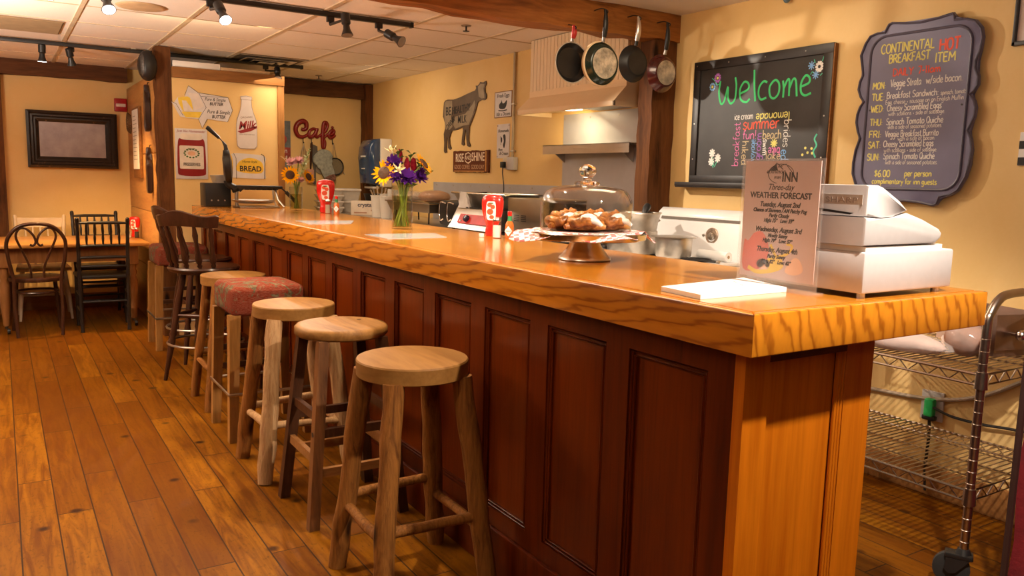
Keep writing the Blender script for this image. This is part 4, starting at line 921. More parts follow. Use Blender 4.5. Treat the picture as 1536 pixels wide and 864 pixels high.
chalk('pink_lettering', CP, lambda m: (F(m, 'breakfast', -.100, -.242, .046, .235, pi/2), F(m, 'fun!', -.080, -.097, .046, .095, 0, .005), F(m, 'bike', .175, -.146, .044, .076, 0, .005, True)))
chalk('violet_lettering', CV, lambda m: (F(m, 'groom', .050, -.211, .042, .145, pi/2, .0045), [m.strip([(-.284+.012*cos(a), .243+.012*sin(a)), (-.284+.024*cos(a), .243+.026*sin(a))], .010, y=yb) for a in [k*pi/5 for k in range(10)]]))
chalk('tan_lettering', CO, lambda m: (F(m, 'beach', .056, -.100, .046, .123, 0, .0055), F(m, 'hiked', -.078, -.106, .044, .130, -pi/2, .005), F(m, 'lake', .083, -.205, .042, .100, 0, .0045)))
chalk('blue_lettering', CB, lambda m: (F(m, 'voyage', .010, -.215, .038, .116, pi/2), F(m, 'ed', .182, -.156, .05, .056, -pi/2, .0055), [m.strip([(cx, cz), (cx+.020*cos(a), cz+.021*sin(a))], .006, y=yb) for cx, cz in ((.332, .247), (.360, .200)) for a in [k*pi/4 for k in range(8)]], [m.strip([(-.319+.012*cos(a), .198+.012*sin(a)), (-.319+.022*cos(a), .198+.023*sin(a))], .009, y=yb) for a in [k*pi/5 for k in range(10)]]))
def greens(m):
    for p in ([(-.325, .245), (-.310, .235), (-.300, .225)], [(-.300, .222), (-.285, .205), (-.268, .210)], [(.345, .275), (.352, .258)], [(.400, .285), (.392, .262)], [(.330, .205), (.338, .218), (.348, .208)], [(.385, .195), (.398, .205)], [(-.288, -.19), (-.276, -.24)], [(-.256, -.215), (-.272, -.245)], [(-.29, -.232), (-.28, -.25)]): m.strip(p, .005, y=yb)
    m.strip(bez([(.392, -.20), (.378, -.17), (.394, -.14), (.380, -.11), (.392, -.085)], 5, False), .009, y=yb)
chalk('green_leaves', plain('teal_chalk', (.10, .58, .38), .8), greens)

t = on_right('menu_board', 'violet-grey scalloped board listing the hot breakfast items', 'menu board', 2.10, 1.67)
OUT = [(-.258, .326), (-.236, .357), (-.200, .366), (-.163, .364), (-.156, .382), (-.146, .398), (-.131, .402), (-.07, .392), (.002, .385), (.08, .392), (.143, .402), (.151, .390), (.153, .374), (.200, .371), (.240, .357), (.268, .324), (.277, .285), (.272, .235), (.257, .195), (.258, .165), (.274, .130), (.275, .095), (.262, .072), (.245, .060), (.266, .035), (.276, .005), (.274, -.03), (.262, -.065), (.250, -.088), (.268, -.120), (.277, -.165), (.273, -.225), (.262, -.28), (.235, -.335), (.205, -.356), (.158, -.365), (.153, -.382), (.148, -.397), (.130, -.404), (.06, -.392), (0, -.388), (-.08, -.393), (-.140, -.402), (-.150, -.385), (-.155, -.366), (-.21, -.355), (-.25, -.325), (-.273, -.27), (-.274, -.22), (-.266, -.16), (-.248, -.105), (-.262, -.075), (-.274, -.03), (-.272, .005), (-.260, .04), (-.243, .062), (-.262, .085), (-.276, .12), (-.272, .155), (-.258, .185), (-.266, .225), (-.277, .275)]
m = MB(); m.prism(OUT, -.030, -.012, 'y', .006); m.build('scalloped_frame', MENU, t, ang=45)
m = MB(); I1 = rrect(-.222, .233, -.333, .343, .075, 7); m.prism(I1, -.0315, -.028); m.build('writing_panel', MENU, t)
m = MB()
m.tube([(x, -.0315, z) for x, z in I1], .006, 8, closed=True); m.tube([(x*.985, -.0325, z*.985) for x, z in OUT], .005, 6, closed=True); m.build('raised_bead', plain('bead_grey', (.085, .076, .115), .4), t)
m = MB(); m.box(-.15, .15, -.013, 0, -.2, .2); m.build('wall_spacer', MENU, t)
yb = -.0318
HM = lambda m, s_, x, z, q, w_=.004, wx=1, ang=0, al='L': hand(m, s_, x, z, q, w_, y=yb, ang=ang, wx=wx, align=al)
def fit(m, s_, x0, x1, z, q, w_): wd = sum(GL[c][0] for c in s_)*q/10; HM(m, s_, x0, z, q, w_, (x1-x0)/wd)
m = MB(); fit(m, 'CONTINENTAL', -.174, .076, .266, .040, .0058); fit(m, 'BREAKFAST', -.131, .060, .221, .037, .0058); fit(m, 'ITEM', .082, .172, .203, .038, .006)
for s_, z in (('MON:', .112), ('TUE:', .062), ('WED:', .010), ('THU:', -.050), ('FRI:', -.104), ('SAT:', -.152), ('SUN:', -.206)): fit(m, s_, -.2, -.136, z, .030, .0052)
fit(m, '$6.00', -.157, -.078, -.280, .030, .0052); fit(m, 'per person', -.011, .114, -.276, .026, .005); fit(m, 'complimentary for inn guests', -.166, .140, -.311, .0235, .0046); m.build('yellow_lettering', CY, t)
m = MB(); fit(m, 'HOT', .096, .186, .250, .047, .0085); fit(m, 'DAILY', -.107, -.010, .163, .032, .0055); fit(m, '7-11am', .009, .112, .163, .031, .0055); m.build('red_lettering', CR, t)
m = MB()
for s_, a, b, z, q in (('Veggie Strata', -.113, .030, .116, .033), ('w/side bacon.', .050, .209, .118, .031), ('Breakfast Sandwich:', -.127, .112, .066, .029), ('spinach, tomato', .120, .230, .066, .019), ('Egg, cheese + sausage on an English Muffin', -.130, .221, .041, .0195), ('Cheesy Scrambled Eggs', -.121, .130, .011, .028), ('with scallions + side of sausage.', -.112, .147, -.010, .0185), ('Spinach Tomato Quiche', -.119, .143, -.049, .028), ('with a side of seasoned potatoes.', -.110, .140, -.068, .0185), ('Veggie Breakfast Burrito', -.119, .128, -.103, .028), ('with a side of bacon.', -.057, .115, -.120, .0185), ('Cheesy Scrambled Eggs', -.124, .110, -.147, .028), ('with scallions + side of sausage.', -.119, .128, -.170, .0185), ('Spinach Tomato Quiche', -.119, .120, -.201, .028), ('with a side of seasoned potatoes.', -.108, .135, -.224, .0185)):
    fit(m, s_, a, b, z, q, .0040 if q > .02 else .0026)
m.build('white_lettering', CW, t)
for x, z in ((-.205, .02), (.215, .02)): MB().cyl((x, -.0312, z), (x, -.034, z), .004, n=8).build('screw', BLACKP, t)
t = on_right('picture_frame', 'grey-black picture frame cut off at the upper right edge', 'picture frame', 1.50, 2.06)
m = MB(); m.box(-.22, .22, -.02, -.001, -.155, -.138, .003); m.box(-.22, .22, -.02, -.001, .138, .155, .003); m.box(-.22, -.205, -.02, -.001, -.155, .155, .003); m.box(.205, .22, -.02, -.001, -.155, .155, .003); m.build('frame', CHALKF, t)
MB().box(-.206, .206, -.010, -.001, -.139, .139).build('picture', plain('pale_print_paper', (.72, .60, .52), .6), t)
t = on_right('checkered_card', 'small black and white checkered card at the right edge below the picture frame', 'card', 1.56, 1.505)
MB().box(-.095, .095, -.008, -.001, -.065, .065).build('card', PAPER, t)
m = MB()
for i in range(6):
    for j in range(4):
        if (i+j) % 2 == 0: m.box(-.095+.032*i, -.065+.032*i, -.0092, -.008, -.064+.032*j, -.033+.032*j)
m.build('checks', INKB, t)
t = on_right('blue_ornament', 'small blue glass ornament high on the wall above the chalkboard', 'ornament', 2.82, 2.30)
MB().ball((0, -.03, -.03), .018, .018, .022).build('bead', plain('blue_grey_glass', (.12, .20, .26), .2), t); MB().tube([(0, -.001, .0), (0, -.03, .004), (0, -.03, -.01)], .003, 6).build('hook', STEEL, t)

# ------------------------------------------------------------------ pans on the beam
def pan(label, x, z, r, depth, rb, body, inner, base, handle_mat, htop, face_in=False, ferr=STEEL, rz=0):
    t = thing('frying_pan', label, 'frying pan', (x, 3.574 if face_in else 3.515, z), rz, 'pans hanging from the beam')
    R = Matrix.Rotation(radians(-90 if not face_in else 90), 4, 'X')
    m = MB(); prof = [(0, 0), (rb, 0), (rb+.006, .003), (r-.004, depth-.004), (r, depth), (r-.003, depth+.001), (rb+.002, .006), (0, .005)]
    m.M = R @ Matrix.Translation((0, 0, -depth/2)); m.lathe(prof, 48); m.build('pan_body', body, t, ang=40)
    m = MB(); m.M = R @ Matrix.Translation((0, 0, -depth/2)); m.lathe([(0, -.0012), (rb*.92, -.0012), (rb*.92, .0002), (0, .0002)], 40); m.build('base_plate', base, t)
    if inner:
        m = MB(); m.M = R @ Matrix.Translation((0, 0, -depth/2)); m.lathe([(0, .0056), (rb, .0066), (r-.006, depth-.002), (r-.008, depth-.002), (rb-.003, .0085), (0, .0075)], 40); m.build('coating', inner, t)
    ys = -.01 if not face_in else -.018
    m = MB(); m.tube([(0, ys+.008, r*.95), (0, ys-.002, r+.03)], [.010, .009], 10); m.build('ferrule', ferr, t)
    m = MB(); h0 = r+.02; h1 = htop-z
    P = [(0, ys, h0), (.0, ys-.012, h0+(h1-h0)*.35), (0, ys-.012, h0+(h1-h0)*.7), (0, ys-.004, h1)]
    m.tube(catmull(P, 5), [.010+.006*sin(pi*min(1, i/15+.15)) for i in range(16)], 12)
    for v in m.bm.verts: v.co.y = ys+(v.co.y-ys)*.7
    h = m.build('handle', handle_mat, t, ang=60)
    hk = MB(); hk.tube(catmull([(0, .026 if face_in else .083, h1+.012), (0, .02, h1+.012), (0, ys-.02, h1-.006), (0, ys-.022, h1-.020)], 4), .003, 6); hk.build('hook', IRON, t)
    return t
NONST = plain('nonstick_black', (.016, .014, .013), .32, .2, var=.4); REDG = plain('red_rubber_grip', (.45, .02, .015), .5)
SCUF = plain('scuffed_base', (.62, .55, .44), .45, .6, var=.55, scale=22, bmp=.4)
pan('black pan with a red handle, leftmost on the beam', 2.607, 1.962, .108, .032, .082, plain('cream_pan_outside', (.45, .40, .32), .4), NONST, NONST, REDG, 2.150, True)
pan('dark green pan with a cream side and badly scuffed base', 2.775, 1.967, .118, .050, .088, plain('green_black_enamel', (.018, .032, .022), .25, .2, coat=.5, var=.6), None, SCUF, BLACKP, 2.245)
MB().lathe([(.1125, 0), (.1195, .006), (.1195, .02), (.117, .021)], 48, closed=True).build('cream_rim', CREAM, bpy.data.objects['frying_pan.001'], (0, .004, 0), (radians(-90), 0, 0))
pan('black iron pan with a pale steel handle', 3.006, 1.990, .101, .040, .068, IRON, None, plain('blackened_base', (.03, .024, .020), .5, .3, var=.4), plain('pale_steel_handle', (.70, .62, .55), .3, .8), 2.238, False, IRON)
pan('dark red pan with a scuffed steel base, rightmost in front of the post', 3.222, 1.958, .107, .042, .074, plain('maroon_enamel', (.075, .012, .010), .22, .1, coat=.5, var=.5), None, SCUF, BLACKP, 2.232)

# ------------------------------------------------------------------ hood, splash panels, shelf
t = thing('range_hood', 'cream beadboard range hood with a flared lip and a lit lamp beneath', 'range hood', (WX, 4.34, 1.79))
ya, yb_ = 3.822-4.34, 4.875-4.34
m = MB(); y = ya
n = 26; pw = (yb_-ya)/n
for k in range(n): m.box(-.205, -.185, ya+k*pw+.0015, ya+(k+1)*pw-.0015, .165, CZ-1.795, .003)
m.build('beadboard_front', plain('beadboard_paint', (.80, .64, .42), .5, var=.04, scale=3), t)
m = MB(); m.box(-.186, -.002, ya+.004, yb_-.004, .165, CZ-1.795)
for k in range(4): m.box(-.18+.045*k, -.138+.045*k, ya-.004, ya+.006, .165, CZ-1.795, .003)
m.build('box', CREAM, t)
m = MB()
lo = [(-.297, ya-.0, .03), (-.297, yb_+.02, .03), (0-.002, yb_+.02, .03), (-.002, ya, .03)]; hi = [(-.205, ya, .125), (-.205, yb_, .125), (-.002, yb_, .125), (-.002, ya, .125)]
m.hexa(lo, hi); m.hexa([(p[0], p[1], .125) for p in hi], [(p[0], p[1], .166) for p in hi])
m.build('sloped_skirt', CREAM, t)
m = MB(); m.box(-.297, -.285, ya, yb_+.02, .0, .031, .002); m.box(-.297, -.002, ya, ya+.012, 0, .031, .002); m.box(-.297, -.002, yb_+.008, yb_+.02, 0, .031, .002); m.build('lip', CREAM, t)
m = MB(); m.box(-.27, -.02, -.40, -.04, .022, .03)
for k in range(12): m.box(-.265, -.03, -.39+.029*k, -.372+.029*k, .014, .022)
m.build('grease_filter', STEEL, t)
m = MB(); m.box(-.22, -.14, -.01, .11, .012, .03, .006); m.build('lamp_cover', emit('hood_lamp_glow', (1, .82, .5), 9), t)
m = MB()
for k in range(3): m.box(-.2075, -.204, ya+.19+.035*k, ya+.205+.035*k, .136, .148)
m.build('switch', plain('switch_grey', (.45, .36, .25), .5), t)
t = on_right('steel_splash_panel', 'tall grey sheet-steel panel on the wall behind the range', 'splash panel', 4.27, 1.37)
MB().box(-.455, .455, -.008, -.001, -.44, .43).build('sheet', STEELD, t)
for x in (-.44, -.15, .15, .44):
    MB().cyl((x, -.008, .40), (x, -.010, .40), .006, n=8).build('screw', STEEL, t)
t = on_right('steel_wall_shelf', 'narrow stainless shelf on brackets across the tall steel panel', 'shelf', 4.36, 1.565, off=.008)
m = MB(); m.box(-.40, .53, -.15, -.001, .012, .016); m.box(-.40, .53, -.15, -.145, -.045, .016); m.box(-.40, .53, -.152, -.145, -.012, -.006); m.build('shelf_plate', STEEL, t)
for x in (-.34, .4): MB().prism([(-.001, -.10), (-.001, .012), (-.14, .012), (-.14, 0)], x-.004, x+.004, 'x').build('bracket', STEEL, t)
t = on_right('steel_backsplash', 'long low strip of grey steel along the wall behind the griddle', 'backsplash', 5.742, 1.12)
MB().box(-1.022, 1.022, -.006, -.001, -.18, .18).build('sheet', STEELD, t)
m = MB()
for k in range(7): m.cyl((-.95+.316*k, -.006, .155), (-.95+.316*k, -.009, .155), .008, n=10)
m.build('screw', STEEL, t)

# ------------------------------------------------------------------ wall signs by the kitchen
t = on_right('cow_sign', 'brown metal cow silhouette on the yellow wall, reading be healthy drink milk', 'cow sign', 6.20, 1.84)
RUST = plain('brown_metal', (.115, .075, .048), .5, .4, var=.25, scale=7); TAN = plain('tan_metal', (.30, .23, .15), .5, .3, var=.2, scale=9)
CX = lambda px: (px-333)/691*120; 
def cow(px, py): return (round((px-215)*.00197, 4), round((370-py)*.00096*1.0, 4))
COW = [(38, 190), (50, 172), (75, 166), (130, 174), (190, 162), (250, 142), (320, 122), (328, 105), (324, 82), (340, 85), (355, 70), (360, 57), (385, 66), (408, 56), (411, 80), (400, 110), (402, 150), (414, 175), (412, 205), (400, 216), (375, 212), (345, 222), (335, 260), (318, 320), (295, 385), (275, 430), (272, 500), (272, 560), (288, 600), (275, 610), (258, 600), (250, 540), (248, 480), (240, 450), (236, 500), (228, 560), (235, 585), (222, 595), (208, 585), (212, 520), (220, 460), (214, 430), (170, 450), (120, 455), (105, 490), (95, 520), (100, 580), (115, 620), (100, 630), (84, 612), (80, 550), (72, 500), (68, 560), (68, 620), (72, 650), (52, 658), (44, 640), (46, 560), (40, 480), (52, 430), (50, 380), (36, 330), (30, 320), (34, 250)]
# pixel tables measured on the sign, turned into metres on the wall
cw = [((q[0]-222)*.00200, (365-q[1])*.000952) for q in COW]
m = MB(); m.prism(cw, -.010, -.004, 'y'); m.box(-.05, .05, -.005, 0, -.02, .02); m.build('silhouette', RUST, t)
m = MB()
for blob in ([(45, 195), (60, 178), (118, 182), (122, 260), (110, 330), (125, 420), (100, 445), (62, 440), (52, 400), (46, 330)], [(345, 95), (365, 75), (398, 82), (390, 120), (398, 165), (400, 200), (375, 200), (352, 180)], [(150, 330), (240, 315), (300, 240), (318, 205), (325, 250), (300, 340), (270, 415), (215, 420), (150, 440), (130, 400)]):
    m.prism([((q[0]-222)*.00200, (365-q[1])*.000952) for q in blob], -.0112, -.010)
m.build('tan_patches', TAN, t)
m = MB()
tx = lambda s_, px, py, q, sx=1, r=0: m.text(s_, q, (px-222)*.002, (365-py)*.000952, -.0115, off=.001, sx=sx, rot=r)
tx('BE', 84, 312, .105, .95); tx('HEALTHY', 200, 300, .09, .85, .05); tx('DRINK', 112, 405, .07, .75, .55); tx('MILK', 212, 392, .09, .8)
m.build('lettering', INKB, t)
t = on_right('rise_and_shine_sign', 'brown wooden sign reading rise and shine below the cow', 'sign', 6.052, 1.485)
m = MB(); e = [(-.305, -.09)]
top = [(-.305+.61*k/20, .088+random.uniform(-.006, .004)) for k in range(21)]; bot = [(.305-.61*k/20, -.09+random.uniform(-.005, .005)) for k in range(21)]
m.prism(top+bot, -.020, -.001); m.build('board', wood('sign_brown', (.085, .022, .008), (.17, .05, .02), 'x', 10, .1, .5), t)
m = MB(); m.box(.255, .275, -.0215, -.02, -.085, .082); m.box(-.28, .24, -.0215, -.02, -.089, -.080); m.build('raw_edge', PINE, t)
m = MB(); m.text('RISE', .10, -.185, -.004, -.0205, off=.0012, sx=.82); m.text('SHINE', .10, .135, .003, -.0205, off=.0012, sx=.80); m.text('AND', .05, -.035, .012, -.0216, sx=1); m.strip(ell(-.035, .028, .055, .042, 20), .008, y=-.0205); m.strip([(-.09, .06), (-.03, .075), (.02, .05)], .006, y=-.0205); m.strip([(-.085, .0), (-.03, -.02), (.02, .0)], .006, y=-.0205); m.build('white_lettering', plain('cream_lettering', (.80, .66, .50), .6), t)
m = MB(); m.text('GOOD COFFEE  GOOD DAY', .052, -.02, -.066, -.0205, sx=.78); m.build('outline_lettering', plain('faded_lettering', (.55, .34, .20), .6), t)
TIN = plain('enamelled_tin', (.66, .62, .61), .5, var=.06); RIM = plain('rusty_rim', (.30, .15, .07), .6)
t = on_right('tin_sign', 'upper small tin sign by the conduit, reading fresh eggs', 'tin sign', 5.56, 1.928, 'small tin signs')
MB().box(-.128, .128, -.004, -.001, -.10, .10).build('plate', TIN, t)
m = MB(); m.tube([(a*.127, -.003, b*.099) for a, b in ((-1, -1), (1, -1), (1, 1), (-1, 1))], .004, 6, closed=True); m.build('rim', RIM, t)
m = MB(); m.text('Fresh Eggs', .042, 0, .055, -.0045, sx=1.05); m.text('10¢ a Dozen', .040, 0, -.088, -.0045, shear=.2, sx=1.05)
m.flat(bez([(-.05, -.03), (-.06, .0), (-.03, .02), (-.025, .035), (-.01, .01), (.02, .01), (.055, .03), (.05, -.01), (.02, -.035)], 3), -.0042); m.strip([(-.07, -.045), (.0, -.05), (.06, -.045)], .008, y=-.0042); m.build('printed_hen', INKB, t)
t = on_right('tin_sign', 'lower narrow tin sign above the outlet box, printed with a farm animal', 'tin sign', 5.548, 1.64, 'small tin signs')
MB().box(-.095, .095, -.004, -.001, -.134, .134).build('plate', TIN, t)
m = MB()
for x in (-.085, .085):
    for z in (-.122, .122): m.cyl((x, -.004, z), (x, -.006, z), .005, n=8)
m.build('nail', RIM, t)
m = MB(); m.text('Homemade', .036, 0, .07, -.0045, shear=.3, sx=.95); m.text('Pure', .034, -.04, -.078, -.0045, shear=.3); m.text('& Cream', .036, .012, -.108, -.0045, shear=.3)
m.flat(bez([(.0, .045), (.03, .05), (.038, .0), (.02, -.055), (.0, -.03), (.012, .0)], 3), -.0042); m.flat(ell(-.025, .01, .012, .022, 10), -.0042); m.strip([(-.04, .04), (-.03, .0), (-.035, -.03)], .006, y=-.0042); m.build('printed_animal', INKB, t)
t = on_right('outlet_box', 'surface-mounted outlet box fed by a conduit from the ceiling', 'outlet box', 5.375, 1.462)
MB().box(-.05, .05, -.045, -.001, -.05, .05, .005).build('housing', BEIGE, t)
MB().box(.052, .1, -.03, -.001, -.04, .05, .004).build('cover', STEEL, t) if False else None
MB().box(-.115, -.052, -.04, -.001, -.045, .055, .004).build('receptacle', plain('almond_plastic', (.66, .58, .46), .4), t)
m = MB(); m.tube([(.0, -.02, .05), (.0, -.02, .12), (.0, -.02, .30), (.0, -.02, CZ-1.464)], .011, 10); m.build('conduit', plain('painted_conduit', (.42, .34, .22), .45, .4), t)
m = MB()
for z in (.09, .45): m.box(-.02, .02, -.034, -.001, z, z+.012, .002)
m.build('strap', STEEL, t)
t = on_right('plugged_cable', 'black plug and cable hanging from the outlet box', 'cable', 5.455, 1.44, off=.041)
MB().box(-.018, .018, -.035, 0, -.012, .035, .005).build('plug', BLACKP, t)
m = MB(); m.tube(catmull([(.0, -.018, -.01), (.0, -.018, -.06), (.012, -.012, -.16), (.02, -.02, -.28)], 5), .0045, 8); m.build('cable', BLACKP, t)

# ------------------------------------------------------------------ partition signs
def on_part(name, label, cat, x, z, group=None): return thing(name, label, cat, (x, 6.949, z), 0, group)
G = 'tin signs on the partition'
t = on_part('butter_sign', 'tin cut-out of an unwrapped butter stick on the partition', 'tin sign', 1.445, 1.845, G)
px = lambda x, y: ((x-400)*.000612-.02, (345-y)*.00068)       # local sketch grid of the sign
m = MB(); 
S1 = [(0, 285), (30, 300), (80, 230), (165, 225), (215, 92), (340, 168), (712, 195), (768, 345), (700, 485), (440, 462), (375, 575), (330, 470), (170, 462), (100, 450), (30, 330)]
m.prism([px(*p) for p in S1], -.006, -.001); m.build('white_plate', TIN, t)
m = MB()
for q in ([(80, 235), (200, 215), (240, 235), (270, 380), (140, 390), (90, 300)], [(120, 395), (375, 385), (340, 455), (170, 458)]): m.flat([px(*p) for p in q], -.006)
m.build('yellow_butter', plain('butter_yellow', (.82, .58, .06), .45), t)
m = MB()
for q in ([(130, 265), (180, 265), (270, 380), (150, 385)], [(205, 170), (335, 180), (400, 320), (290, 370)]): m.flat([px(*p) for p in q], -.0068, .0006)
m.build('pale_paper', plain('pale_wrap', (.74, .66, .60), .5), t)
m = MB()
for q in ([(0, 285), (60, 310), (140, 440)], [(165, 205), (215, 92), (340, 168)], [(345, 170), (430, 330), (330, 470), (375, 575), (440, 462)], [(370, 205), (712, 195), (768, 345), (700, 485)], [(345, 165), (712, 195)]): m.strip([px(*p) for p in q], .003, y=-.0062)
x, z = px(545, 250); m.text('Pure & Simple', .038, x, z, -.0064, shear=.3, sx=.75); x, z = px(560, 300); m.text('BUTTER', .035, x, z, -.0064, shear=.2, sx=.85, off=.0006)
x, z = px(585, 395); m.text('Pure & Simple', .042, x, z, -.0064, shear=.3, sx=.75); x, z = px(585, 450); m.text('BUTTER', .037, x, z, -.0064, shear=.2, sx=.8, off=.0006)
m.build('lettering', INKB, t)
t = on_part('milk_bottle_sign', 'white milk bottle shaped tin sign at the upper right of the partition', 'tin sign', 1.763, 1.752, G)
half = [(0, -.215), (.075, -.213), (.10, -.19), (.104, -.13), (.104, -.02), (.095, .03), (.072, .08), (.055, .13), (.050, .19), (.057, .195), (.057, .215), (0, .222)]
half = [(x*.82, z) for x, z in half]; bt = half+[(-x, z) for x, z in half[::-1][1:-1]]
m = MB(); m.prism(bt, -.007, -.001); m.build('bottle_plate', plain('milk_white', (.68, .61, .57), .4, var=.04), t)
m = MB(); m.strip([(x*.97, z*.985) for x, z in bt]+[(0, -.212)], .003, y=-.0071); m.strip([(-.055, .188), (.055, .188)], .002, y=-.0071); m.text('ORGANIC', .022, 0, .038, -.0072, rot=.1); m.text('FRESH FROM THE FARM', .012, 0, -.10, -.0072); m.build('outline', plain('grey_print', (.25, .17, .13), .6), t)
m = MB(); m.text('Milk', .09, 0, -.048, -.0072, shear=.35, rot=.12, off=.002, sx=.92); m.prism([(-.078, -.072), (.082, -.02), (.084, -.038), (.03, -.068), (-.05, -.088)], -.0078, -.007); m.build('maroon_lettering', INKR, t)
t = on_part('preserves_sign', 'rectangular tin sign with a red preserves jar on the partition', 'tin sign', 1.322, 1.48, G)
MB().box(-.123, .123, -.006, -.001, -.20, .20, .001).build('plate', TIN, t)
m = MB(); m.flat(bez([(-.092, .12), (-.06, .112), (.06, .112), (.092, .12), (.105, .06), (.108, -.12), (.085, -.172), (-.085, -.172), (-.108, -.12), (-.105, .06)], 4), -.006); m.build('red_jar', plain('jam_red', (.24, .008, .008), .35), t)
m = MB(); m.flat(rrect(-.085, .085, .115, .16, .018), -.0062); m.flat(rrect(-.092, .092, -.12, .065, .01), -.0068, .0008); m.build('jar_label', plain('label_cream', (.74, .65, .55), .5), t)
m = MB(); m.text('Just like Homemade!', .026, 0, .172, -.0065, shear=.3, sx=.98); m.build('red_lettering', INKR, t)
m = MB(); m.text('PRESERVES', .035, 0, -.095, -.0078, sx=.78, off=.0008); m.text("MA'S", .028, 0, .028, -.0078); m.build('lettering', INKB, t)
m = MB()
for k in range(14): a = 2*pi*k/14; m.flat(ell(.055*cos(a), .005+.034*sin(a), .009, .007, 6), -.0077)
m.build('printed_wreath', LEAF, t)
m = MB(); m.flat(ell(0, .004, .03, .018), -.0078); m.build('printed_fruit', plain('peach', (.75, .42, .25), .5), t)
t = on_part('bread_sign', 'bread loaf shaped tin sign behind the waffle iron', 'tin sign', 1.775, 1.40, G)
lf = bez([(a, b*.85) for a, b in [(-.10, -.12), (.12, -.125), (.135, -.08), (.135, .03), (.14, .08), (.10, .105), (-.03, .115), (-.12, .115), (-.17, .09), (-.19, .05), (-.185, -.05), (-.175, -.115)]], 4)
m = MB(); m.prism(lf, -.006, -.001); m.build('loaf_plate', TIN, t)
m = MB(); m.flat(bez([(-.09, -.05), (.10, -.06), (.112, .02), (.06, .055), (.0, .065), (-.06, .045), (-.095, .01)], 4), -.006); m.flat(bez([(-.175, -.10), (-.135, -.06), (-.135, .06), (-.165, .1), (-.188, .04), (-.182, -.05)], 3), -.006); m.build('yellow_patch', plain('bread_yellow', (.80, .50, .04), .5), t)
m = MB(); m.text('BREAD', .062, .012, -.046, -.0072, sx=.95, off=.0015); m.text('Home Style', .026, .005, .025, -.0072, shear=.2); m.strip([(.128, -.11), (.132, .02), (.125, .085), (.10, .10)], .006, y=-.0062); m.strip([(-.125, .10), (-.105, .06), (-.105, -.11)], .004, y=-.0062); m.build('lettering', INKB, t)

# ------------------------------------------------------------------ cafe wall
def on_cafe(name, label, cat, x, z, group=None): return thing(name, label, cat, (x, 8.359, z), 0, group)
t = on_cafe('cafe_sign', 'red script sign with hooks reading Café', 'sign', 2.82, 1.80)
q = lambda x, y: ((x-385)*.00102, (200-y)*.00098)
m = MB()
def sw(pts, r0, r1):
    P = bez([q(*p) for p in pts], 7, False); n = len(P)
    m.tube([(a, -.012, b) for a, b in P], [r0+(r1-r0)*sin(pi*min(1, max(0, i/(n-1)))) for i in range(n)], 10)
sw([(240, 190), (262, 200), (292, 180), (290, 130), (255, 112), (205, 140), (182, 200), (205, 262), (260, 275), (310, 245)], .013, .026)
sw([(402, 190), (365, 185), (325, 215), (320, 262), (345, 272), (385, 235), (404, 185), (392, 240), (400, 272), (430, 255)], .012, .019)
sw([(430, 255), (490, 205), (515, 150), (505, 115), (478, 120), (466, 190), (462, 290), (465, 370), (480, 375), (488, 320), (470, 280)], .013, .020)
sw([(470, 280), (520, 235), (560, 235), (585, 210), (572, 190), (540, 215), (530, 255), (555, 275), (600, 240)], .012, .018)
sw([(560, 172), (575, 150)], .011, .014)
m.build('script_letters', plain('glossy_red', (.24, .006, .006), .35, coat=.15, var=.15), t, ang=60)
for x_, z_ in ((258, 275), (345, 272), (468, 375), (568, 272)):
    x, z = q(x_, z_); MB().tube(catmull([(x, -.012, z), (x, -.012, z-.055), (x, -.028, z-.068), (x, -.040, z-.055)], 4), .004, 6).build('hook', IRON, t)
gU = 'utensils under the cafe sign'
def hang(name, label, cat, px_, zt): return on_cafe(name, label, cat, (px_-385)*.00102+2.82, zt, gU)
t = hang('whisk', 'wire whisk hanging from the first hook of the red script sign', 'whisk', 258, 1.665)
m = MB()
for k in range(4):
    a = pi*k/4; m.tube(catmull([(0, -.03, -.02), (.028*cos(a), -.03+.014*sin(a), -.10), (.03*cos(a), -.03+.014*sin(a), -.20), (0, -.03, -.27), (-.03*cos(a), -.03-.014*sin(a), -.20), (-.028*cos(a), -.03-.014*sin(a), -.10), (0, -.03, -.02)], 4), .0022, 5)
m.build('wires', STEEL, t); MB().tube([(0, -.03, .0), (0, -.03, -.03)], .006, 8).build('ferrule', STEEL, t)
t = hang('spatula', 'spatula with a pink blade and dark wooden handle', 'spatula', 340, 1.665)
MB().tube([(0, -.03, 0), (-.006, -.03, -.12), (-.012, -.03, -.27)], [.012, .014, .008], 10).build('handle', DCHAIR, t)
MB().prism(rrect(-.055, .022, -.41, -.27, .014), -.036, -.027).build('blade', plain('pink_silicone', (.60, .30, .22), .5), t)
t = hang('meat_tenderizer', 'grey flat utensil hanging beside the pink spatula', 'utensil', 375, 1.655)
MB().prism([(-.02, 0), (.03, -.02), (.035, -.15), (.012, -.26), (.012, -.42), (-.012, -.42), (-.012, -.25), (-.03, -.15), (-.03, -.03)], -.020, -.008).build('blade', plain('dark_grey_metal', (.12, .11, .10), .4, .6), t)
t = hang('oven_mitt', 'grey-green oven mitt with a brown patterned tip hanging diagonally', 'oven mitt', 475, 1.585)
m = MB(); m.prism(bez([(-.10, -.03), (-.03, .02), (.06, .0), (.085, -.06), (.07, -.11), (.10, -.20), (.115, -.29), (.085, -.34), (.03, -.325), (-.02, -.25), (-.06, -.17), (-.11, -.13), (-.125, -.08)], 4), -.048, -.012, 'y', .010); m.build('mitt', plain('mitt_fabric', (.36, .38, .33), .9, var=.25, scale=40, bmp=.3), t, ang=60)
m = MB(); m.prism(bez([(.10, -.235), (.115, -.29), (.085, -.34), (.03, -.325), (.0, -.275)], 4), -.0505, -.0475); m.build('patterned_tip', plain('mitt_pattern', (.20, .09, .06), .9, var=.8, scale=90), t)
